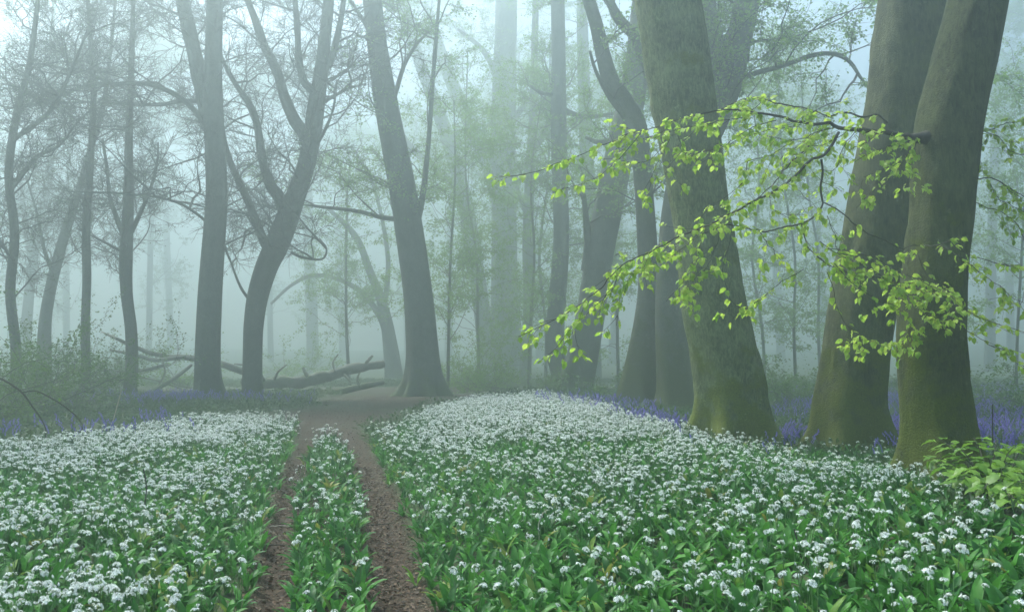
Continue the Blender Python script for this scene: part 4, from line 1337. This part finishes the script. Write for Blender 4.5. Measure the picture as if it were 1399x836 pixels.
# ------------------------------------------------------------------ bluebells and low green cover
def bluebell_geo(seed):
    r = np.random.default_rng(seed)
    b = MB()
    t = np.linspace(0, 1, 7)
    hgt = r.uniform(0.27, 0.36)
    P = np.stack([0.07 * t ** 3, 0 * t, hgt * (t - 0.12 * t ** 4)], -1)
    b.tube(P, np.full(7, 0.0022), 4, False); b.mi[-1][:] = 1
    for k in range(8):
        tt = 0.5 + 0.5 * k / 7
        i = min(int(tt * 6), 5)
        p = P[i] + (P[i + 1] - P[i]) * (tt * 6 - i)
        a = r.uniform(-1.2, 1.2)
        o = np.array([math.cos(a) * 0.018, math.sin(a) * 0.018, 0.0])
        c = p + o
        zz = np.array([0, -0.008, -0.017, -0.024])
        b.tube(np.stack([c[0] + 0 * zz + o[0] * 0.2, c[1] + 0 * zz, c[2] + zz], -1), np.array([0.002, 0.0065, 0.0065, 0.011]), 6, False)
        b.mi[-1][:] = 0
    for k in range(4):
        V, Fc = garlic_leaf(0.24, 0.014, 25 + 12 * k, 1.2, 6, seed + k)
        b.add(rotz(V, k * 1.57 + r.normal() * 0.3), Fc, 1)
    return b


BELL = [bluebell_geo(40 + k) for k in range(4)]
BELL_ME = [b.mesh('bluebell', [M['bluebell'], M['bluebell_leaf']]) for b in BELL]


def low_plant(seed, n, ln, wd):
    r = np.random.default_rng(seed)
    b = MB()
    for j in range(n):
        a = r.uniform(0, 6.28)
        el = r.uniform(0.2, 1.1)
        d = np.array([math.cos(a) * math.cos(el), math.sin(a) * math.cos(el), math.sin(el)])
        p = d * r.uniform(0.04, 0.2)
        dv = norm(d + r.normal(size=3) * 0.5 + np.array([0, 0, -0.3]))
        b.leaves(p[None], dv[None], np.array([[0, 0, 1.0]]) + r.normal(size=(1, 3)) * 0.3, np.array([ln * r.uniform(0.6, 1.2)]), wd)
    return b.mesh('low_plant', M['ground_leaf'], smooth=False)


LOW_ME = [low_plant(60 + k, 16, 0.07, 0.6) for k in range(3)]

PT, RO, SL, IX = [], [], [], []
bell_obj = []


def patch_density(x, y, px):
    py = HORIZON + F_PX * (CAM_Z - height(x, y) - 0.2) / y
    d = np.zeros(len(x))
    fe = far_edge(px)

    def bump(cx, cy_, rx, ry, a=1.0):
        return a * np.exp(-(((px - cx) / rx) ** 2 + ((y - cy_) / ry) ** 2))
    d += bump(890, 14.6, 55, 1.9, 1.3) + bump(1085, 14.3, 45, 1.4, 1.0) + bump(820, 19, 60, 1.5, 0.6)
    d += bump(1235, 14.2, 40, 2.4, 1.2) + bump(1375, 14.0, 70, 2.8, 1.2) + bump(1300, 22, 220, 4.0, 0.4) + bump(1300, 30, 260, 3.5, 0.45)
    d += bump(60, 13.2, 120, 1.0, 0.55) + bump(210, 15.2, 20, 0.5, 0.9) + bump(250, 24, 140, 1.9, 0.42) + bump(380, 24.5, 60, 1.4, 0.4)
    nz = fbm(np.stack([x * 1.1, y * 0.9, 0 * x + 30], -1), 3)
    return np.clip(d * (0.8 + 2.6 * nz), 0, 1.1)


n = 60000
x, y = sample(n, 11, 36, 2)
px = x / y * F_PX + CX
pd = patch_density(x, y, px)
kk = RNG.uniform(0, 1, n) < pd * 0.55
x, y = x[kk], y[kk]
z = height(x, y)
pm = path_mask(x, y)
cand = []
for i in range(len(x)):
    if pm[i] > 0.4:
        continue
    if y[i] < 15.8 and 0.62 < x[i] / y[i] * 1.0 + 0.5 < 0.95 and len(cand) < 200:
        cand.append((x[i], y[i], z[i]))
    else:
        PT.append((x[i], y[i], z[i] - 0.01)); RO.append((RNG.normal() * 0.12, RNG.normal() * 0.12, RNG.uniform(0, 6.28))); SL.append(RNG.uniform(0.85, 1.25)); IX.append(RNG.integers(0, 4))
scatter_object('bluebell_drift', PT, RO, SL, IX, BELL_ME, 'bluebell_source', 'drifts of violet bluebells spreading beyond the white carpet into mist', 'bluebells')
print('bluebells', len(PT), 'individual', len(cand))
# individual bluebells round the feet of the near beeches: stem with leaves, and the flower spike
parts_ = []
for b in BELL:
    s_, f_ = MB(), MB()
    n0 = 0
    for V, Fc, mi in zip(b.v, b.f, b.mi):
        (f_ if mi[0] == 0 else s_).add(V, Fc - n0)
        n0 += len(V)
    parts_.append((s_.mesh('stem', M['bluebell_leaf']), f_.mesh('flower_spike', M['bluebell'])))
for (x_, y_, z_) in cand:
    bx = x_ / y_ * F_PX + CX
    if bx < 1000:
        lab, grp = 'violet bluebell beside the flared foot of the massive beech, edge of the garlic', 'bluebells by the massive beech'
    elif bx < 1180:
        lab, grp = 'violet bluebell in the gap between the massive beech and the dark beech', 'bluebells between two beeches'
    else:
        lab, grp = 'violet bluebell behind the beech that bears the leafy bough', 'bluebells behind the bough beech'
    r = thing('bluebell', lab, 'bluebell', (x_, y_, z_ - 0.01), grp)
    r.rotation_euler = (RNG.normal() * 0.1, RNG.normal() * 0.1, RNG.uniform(0, 6.28))
    k = RNG.integers(4)
    s_ = RNG.uniform(0.9, 1.25)
    link('stem', parts_[k][0], r, scale=s_)
    link('flower_spike', parts_[k][1], r, scale=s_)

# low green cover
x, y = sample(30000, 5, 48, 3)
px = x / y * F_PX + CX
ok = ((y > far_edge(px) - 1.2) & (path_mask(x, y) < 0.35) & (fbm(np.stack([x * 0.6, y * 0.6, 0 * x + 70], -1), 2) > -0.35))
x, y = x[ok], y[ok]
z = height(x, y)
PT = np.stack([x, y, z], -1)
n = len(x)
RO = np.stack([RNG.normal(size=n) * 0.2, RNG.normal(size=n) * 0.2, RNG.uniform(0, 6.28, n)], -1)
scatter_object('undergrowth', PT, RO, RNG.uniform(0.6, 1.3, n), RNG.integers(0, 3, n), LOW_ME, 'undergrowth_source', 'low green leafy undergrowth behind the garlic and under the far trees', 'undergrowth')

# litter on the bare path
lm = []
for k in range(4):
    V = np.array([(0, 0, 0.004), (0.018, 0.011, 0.010 - 0.003 * k), (0.042, 0, 0.004), (0.018, -0.011, 0.012)]) * (0.6 + 0.15 * k)
    b = MB(); b.add(V, np.array([(0, 1, 2, 3)]))
    lm.append(b.mesh('litter_leaf', M['litter'], smooth=False))
n = 110000
y = np.sqrt(RNG.uniform(3.5 ** 2, 30 ** 2, n))
x = RNG.uniform(-1, 1, n) * 1.6 - 0.19 * y - 0.3
x = np.where(y > 17, RNG.uniform(-9, 1.5, n), x)
nn = 50000
y2 = RNG.uniform(3.6, 11, nn)
y = np.concatenate([y, y2]); x = np.concatenate([x, RNG.uniform(xl(y2) - 0.1, xr(y2) + 0.1)])
n = len(x)
ok = RNG.uniform(0, 1, n) < path_mask(x, y) * 0.9
x, y = x[ok], y[ok]
n = len(x)
PT = np.stack([x, y, height(x, y) + 0.002], -1)
RO = np.stack([RNG.normal(size=n) * 0.25, RNG.normal(size=n) * 0.25, RNG.uniform(0, 6.28, n)], -1)
scatter_object('leaf_litter', PT, RO, RNG.uniform(0.22, 0.75, n), RNG.integers(0, 4, n), lm, 'litter_source', 'scraps of brown leaf litter lying along the bare ruts', 'leaf litter')
print('litter', n)


# ------------------------------------------------------------------ shrubs and bramble
def shrub(name, label, px, d, hgt, spread, nst, nl, leafm, leaf=0.06, cat='shrub', L1=0.9, off=(0, 0)):
    x, z = ground_base(px, d)
    base = np.array([x, d, z])
    a = RNG.uniform(0, 6.28, nst)
    D = np.stack([np.cos(a) * spread, np.sin(a) * spread, np.full(nst, 1.0)], -1)
    P0 = base + np.stack([RNG.normal(size=nst) * 0.25 * spread, RNG.normal(size=nst) * 0.25 * spread, np.full(nst, -0.05)], -1)
    st = grow(P0, D, hgt * RNG.uniform(0.7, 1.3, nst), 9, 0.16, -0.06)
    wood, lf = MB(), MB()
    wood.tubes(st, taper(np.full(nst, 0.012), 9, 0.25), 5)
    p, dd, t = children(st, 5, 0.2, 30, 70, 0.7)
    b2 = grow(p, dd, L1 * RNG.uniform(0.4, 1.1, len(p)), 6, 0.25, -0.02)
    wood.tubes(b2, taper(np.full(len(b2), 0.005), 6, 0.3), 3)
    p, dd, t = children(b2, 4, 0.2, 30, 60, 0.6)
    b3 = grow(p, dd, L1 * 0.4 * RNG.uniform(0.4, 1.1, len(p)), 4, 0.25, -0.03)
    wood.tubes(b3, taper(np.full(len(b3), 0.0025), 4, 0.4), 3)
    allp = np.concatenate([b3.reshape(-1, 3), b2[:, 2:].reshape(-1, 3)])
    c = allp[RNG.integers(0, len(allp), nl)] + RNG.normal(size=(nl, 3)) * 0.04
    dv = RNG.normal(size=(nl, 3)); dv[:, 2] = dv[:, 2] * 0.5 - 0.2
    lf.leaves(c, dv, RNG.normal(size=(nl, 3)) * 0.6 + np.array([0, 0, 1.0]), leaf * RNG.uniform(0.6, 1.3, nl), 0.65)
    root = thing(name, label, cat, base)
    link('stems', wood.mesh('stems', M['twig'], base), root)
    link('foliage', lf.mesh('foliage', M[leafm], base, False), root)
    return root


shrub('bramble_thicket', 'dusky green bramble thicket under the crooked twiggy tree', 25, 19.0, 1.9, 0.9, 22, 6000, 'leaf_mid', 0.06, 'bramble', 1.1)
shrub('bramble_thicket', 'sprawling bramble mound between the thin pole tree and the thicket', 90, 22.0, 1.9, 1.0, 22, 6000, 'leaf_mid', 0.06, 'bramble', 1.2)
shrub('bramble_thicket', 'dim bramble mass behind the fallen branches', 150, 36.0, 2.2, 1.2, 22, 5000, 'leaf_mid', 0.07, 'bramble', 1.5)
shrub('bramble_thicket', 'bramble bank running off behind the bluebells at the wood edge', -70, 16.0, 1.7, 0.9, 20, 5000, 'leaf_mid', 0.06, 'bramble', 1.0)
shrub('hazel_shrub', 'bright green leafy shrub beside the leaning beech roots', 664, 33.0, 1.1, 0.9, 16, 2600, 'leaf_fresh', 0.075, 'shrub', 0.7)
shrub('hazel_shrub', 'loose fresh green bush against the broad hazy trunk', 640, 37.0, 2.4, 0.8, 14, 3500, 'leaf_fresh', 0.08, 'shrub', 1.4)
shrub('hazel_shrub', 'pale green bush beyond the fallen log', 405, 46.0, 2.0, 1.0, 14, 3000, 'leaf_fresh', 0.09, 'shrub', 1.4)
shrub('hazel_shrub', 'yellowish bush glimpsed beside the dark straight beech', 255, 34.0, 1.9, 0.7, 10, 1300, 'leaf_fresh', 0.08, 'shrub', 1.0)
for k, (px, d) in enumerate(((1085, 24), (1130, 26), (1060, 30), (1345, 24), (1390, 21), (1240, 28), (1440, 19), (760, 30), (850, 25))):
    shrub('elder_bush', ['grey-green bush in the gap between the massive and dark beeches', 'low bush showing past the mossy flank of the dark beech', 'faint bush behind the massive beech foot',
                         'dim bush beyond the bough beech, above the bluebells', 'dusky bush over the bluebells at the shaded end', 'faint bush seen between the two dark trunks',
                         'shaded bush by the bluebells outside the picture', 'low bush at the foot of the upright slender beech', 'low bush behind the mossy footed beech'][k],
          px, d, 1.0 if px > 1000 else 0.7, 1.1, 14, 2200, 'leaf_mid', 0.07, 'bush', 0.8)


# ------------------------------------------------------------------ fallen wood
def fallen(name, label, cat, runs, mat, d, rough=0.12, end_pale=False):
    """runs: list of (rows (px,py,w), drift, depth offset). First run is the log itself, the rest its branches."""
    x, z = ground_base(runs[0][0][0][0], d)
    base = np.array([x, d, z])
    root = thing(name, label, cat, base)
    for k, (rows, drift, off) in enumerate(runs):
        P, R = limb_path(rows, d + off, drift, max(12, 7 * len(rows)))
        sd_ = 16 if k == 0 else 7
        th = np.linspace(0, 2 * np.pi, sd_, endpoint=False)
        s = np.arange(len(P))[:, None] * 0.4
        mod = 1 + rough * fbm(np.stack([np.cos(th)[None] * 1.2 + 0 * s, np.sin(th)[None] * 1.2 + 0 * s, s + 0 * th[None] + k * 7], -1), 3)
        b = MB()
        b.tube(P, R, sd_, True, mod)
        link('log' if k == 0 else 'branch', b.mesh('log', M[mat], base), root)
        if end_pale and k == 0:
            b = MB()
            t_ = norm(P[0] - P[2])
            E = np.stack([P[0] - t_ * 0.02, P[0] + t_ * 0.25, P[0] + t_ * 0.55])
            b.tube(E, np.array([R[0] * 0.98, R[0] * 0.7, 0.006]), 8)
            link('broken_end', b.mesh('broken_end', M['pale_wood'], base), root)
    return root


fallen('fallen_log', 'thick mossy fallen log lying propped behind the path', 'log',
       [([(330, 521, 12), (360, 524, 15), (385, 522, 17), (408, 523, 16), (430, 518, 17), (455, 512, 14), (480, 504, 14), (505, 500, 11), (524, 497, 11)], 2.0, 0),
        ([(362, 520, 5), (352, 508, 4), (338, 500, 3), (320, 497, 2)], -0.5, 0), ([(394, 530, 5), (390, 540, 4), (386, 548, 4)], -0.3, -0.3), ([(458, 508, 3), (455, 495, 2.5), (462, 484, 2)], 0.2, 0.8), ([(420, 514, 6), (416, 507, 5), (414, 502, 4)], 0.1, 0.5),
        ([(500, 496, 5), (506, 489, 4), (509, 486, 3)], 0.1, 1.5), ([(375, 518, 4), (380, 508, 3), (392, 498, 1.5)], -0.6, 0.1), ([(470, 512, 4), (478, 520, 3), (482, 530, 2)], -0.4, 0.6)], 'bark_log', 33.0, 0.3)
fallen('fallen_log', 'smaller fallen bough lying on the litter below the mossy log', 'log',
       [([(438, 541, 6), (460, 536, 9), (490, 529, 9), (510, 525, 8), (524, 522, 6)], 0.6, 0), ([(492, 529, 4), (488, 518, 3), (492, 508, 2)], 0.2, 0)], 'bark_log', 31.5)
fallen('fallen_branch', 'fallen grey limbs with a bright snapped end behind the slim kinked tree', 'branch',
       [([(158, 462, 4.5), (180, 472, 5.5), (205, 482, 6), (230, 487, 6.5), (260, 489, 8), (300, 497, 9), (340, 510, 10)], 2.0, 0),
        ([(150, 478, 3), (185, 485, 4.5), (210, 492, 6), (235, 490, 6), (255, 487, 6)], 0.5, 0.3), ([(140, 505, 3), (175, 508, 4), (205, 504, 5), (230, 497, 5)], 0.5, 0.2),
        ([(200, 540, 5), (215, 530, 6), (230, 522, 6), (250, 508, 5), (262, 498, 4)], 0.6, -0.8), ([(120, 500, 4), (145, 507, 5), (165, 520, 5), (190, 540, 4)], 0.3, -0.6),
        ([(215, 530, 3), (225, 510, 2.5), (222, 490, 2)], 0.2, -0.4), ([(190, 515, 2.5), (215, 520, 2), (245, 530, 2)], 0.2, -0.4), ([(230, 520, 2.5), (250, 528, 2), (275, 530, 2)], 0.3, -0.2)],
       'bark_log', 32.0, 0.1, True)


# ------------------------------------------------------------------ arching bramble canes and loose sticks
def cane(label, rows, d, drift, mat='twig', name='bramble_cane', cat='bramble cane', leafy=0):
    P, R = limb_path(rows, d, drift, 5 * len(rows))
    x, z = float(P[-1][0]), float(height(P[-1][0], P[-1][1]))
    P[-1][2] = min(P[-1][2], z)
    base = np.array([x, P[-1][1], z])
    b = MB(); b.tube(P, R, 6)
    root = thing(name, label, cat, base)
    link('stem', b.mesh('stem', M[mat], base), root)
    if leafy:
        lf = MB()
        c = P[RNG.integers(0, len(P), leafy)] + RNG.normal(size=(leafy, 3)) * 0.02
        lf.leaves(c, RNG.normal(size=(leafy, 3)), RNG.normal(size=(leafy, 3)) * 0.5 + np.array([0, 0, 1.0]), 0.05 * RNG.uniform(0.6, 1.2, leafy), 0.7)
        link('foliage', lf.mesh('foliage', M['leaf_mid'], base, False), root)


cane('thick bramble cane arching down into the bluebells', [(-30, 508, 2.6), (0, 517, 2.6), (18, 527, 2.5), (32, 538, 2.4), (45, 556, 2.3), (58, 575, 2.2), (64, 590, 2)], 11.5, 0.3)
cane('thinner bramble cane branching off and dipping across the bluebells', [(30, 536, 1.6), (48, 534, 1.8), (65, 541, 2), (85, 553, 2.2), (103, 567, 2), (114, 582, 2)], 11.8, 0.4, leafy=14)
cane('pale dry stalk standing at the edge of the white carpet', [(166, 532, 1.3), (160, 555, 1.3), (154, 575, 1.4), (146, 588, 1.4)], 13.6, 0.0, 'pale_wood', 'dry_stalk', 'stalk')
cane('thin dark stalk rising out of the shaded bluebells', [(1356, 552, 1.6), (1356, 575, 1.8), (1356, 600, 2), (1357, 620, 2)], 10.5, 0.0, 'twig', 'dry_stalk', 'stalk')


cane('dry brown stalk leaning out of the leafy garlic below the dark beech', [(1085, 722, 1.5), (1092, 750, 1.8), (1099, 780, 2), (1103, 805, 2)], 5.2, 0.0, 'twig', 'dry_stalk', 'stalk')
cane('broken tan stalk low in the garlic below the sapling', [(1186, 772, 1.5), (1194, 790, 2), (1199, 810, 2)], 5.0, 0.0, 'pale_wood', 'dry_stalk', 'stalk')
cane('bent dry stem among the garlic opposite the sinuous beech', [(742, 700, 1.4), (736, 716, 1.6), (737, 738, 1.8)], 6.2, 0.0, 'pale_wood', 'dry_stalk', 'stalk')
cane('thin dark stem standing in the garlic of the level side', [(196, 640, 1.2), (200, 665, 1.4), (198, 690, 1.6)], 7.0, 0.0, 'twig', 'dry_stalk', 'stalk')


def stick(label, px, py, ang, ln, r, mat):
    d = CAM_Z * F_PX / (py - HORIZON)
    x = (px - CX) * d / F_PX
    t = np.linspace(-0.5, 0.5, 7)
    P = np.stack([x + math.cos(ang) * ln * t, d + math.sin(ang) * ln * t, 0 * t], -1)
    P[:, 2] = height(P[:, 0], P[:, 1]).max() + r * 0.8
    P[:, :2] += RNG.normal(size=(7, 2)) * 0.006
    b = MB(); b.tube(P, r * np.linspace(1, 0.6, 7), 6)
    base = np.array([x, d, float(height(x, d))])
    o = link('fallen_stick', b.mesh('fallen_stick', M[mat], base), loc=base)
    tag(o, label, 'stick')


stick('short pale stick lying across the rut beside the middle strip tip', 472, 601, 0.1, 0.13, 0.006, 'pale_wood')
stick('pale peeled stick in the rut opposite the big beeches', 384, 716, 0.2, 0.13, 0.005, 'pale_wood')
stick('dark twig lying across the rut opposite the big beeches', 378, 742, -0.15, 0.22, 0.005, 'twig')
stick('dark crooked twig lying in the rut below the bank', 520, 706, 0.5, 0.2, 0.005, 'twig')
stick('thin grey twig lying near the opening of the path', 420, 625, 0.7, 0.25, 0.006, 'pale_wood')

# ------------------------------------------------------------------ haze
hm, nt, N, L = new_mat('mist')
pv = N.new('ShaderNodeVolumePrincipled')
pv.inputs['Color'].default_value = (0.78, 0.945, 0.94, 1)
pv.inputs['Density'].default_value = HAZE_DENSITY
pv.inputs['Anisotropy'].default_value = HAZE_ANISO
ho = N.new('ShaderNodeOutputMaterial')
L.new(pv.outputs[0], ho.inputs['Volume'])
b = MB()
X, Y0, Y1, Z0, Z1 = 210, -40, 215, -1.6, 34.0
b.add(np.array([(sx * X, yy, zz_) for zz_ in (Z0, Z1) for yy in (Y0, Y1) for sx in (-1, 1)]),
      np.array([(0, 2, 3, 1), (4, 5, 7, 6), (0, 1, 5, 4), (2, 6, 7, 3), (0, 4, 6, 2), (1, 3, 7, 5)]))
tag(link('haze', b.mesh('haze', hm, smooth=False)), 'pale blue-green morning mist filling the wood', 'mist', kind='stuff')

print('TRIS', sum(len(m.loop_triangles) if m.loop_triangles else sum(len(p.vertices) - 2 for p in m.polygons) for m in {o.data for o in SC.objects if o.type == 'MESH'}))
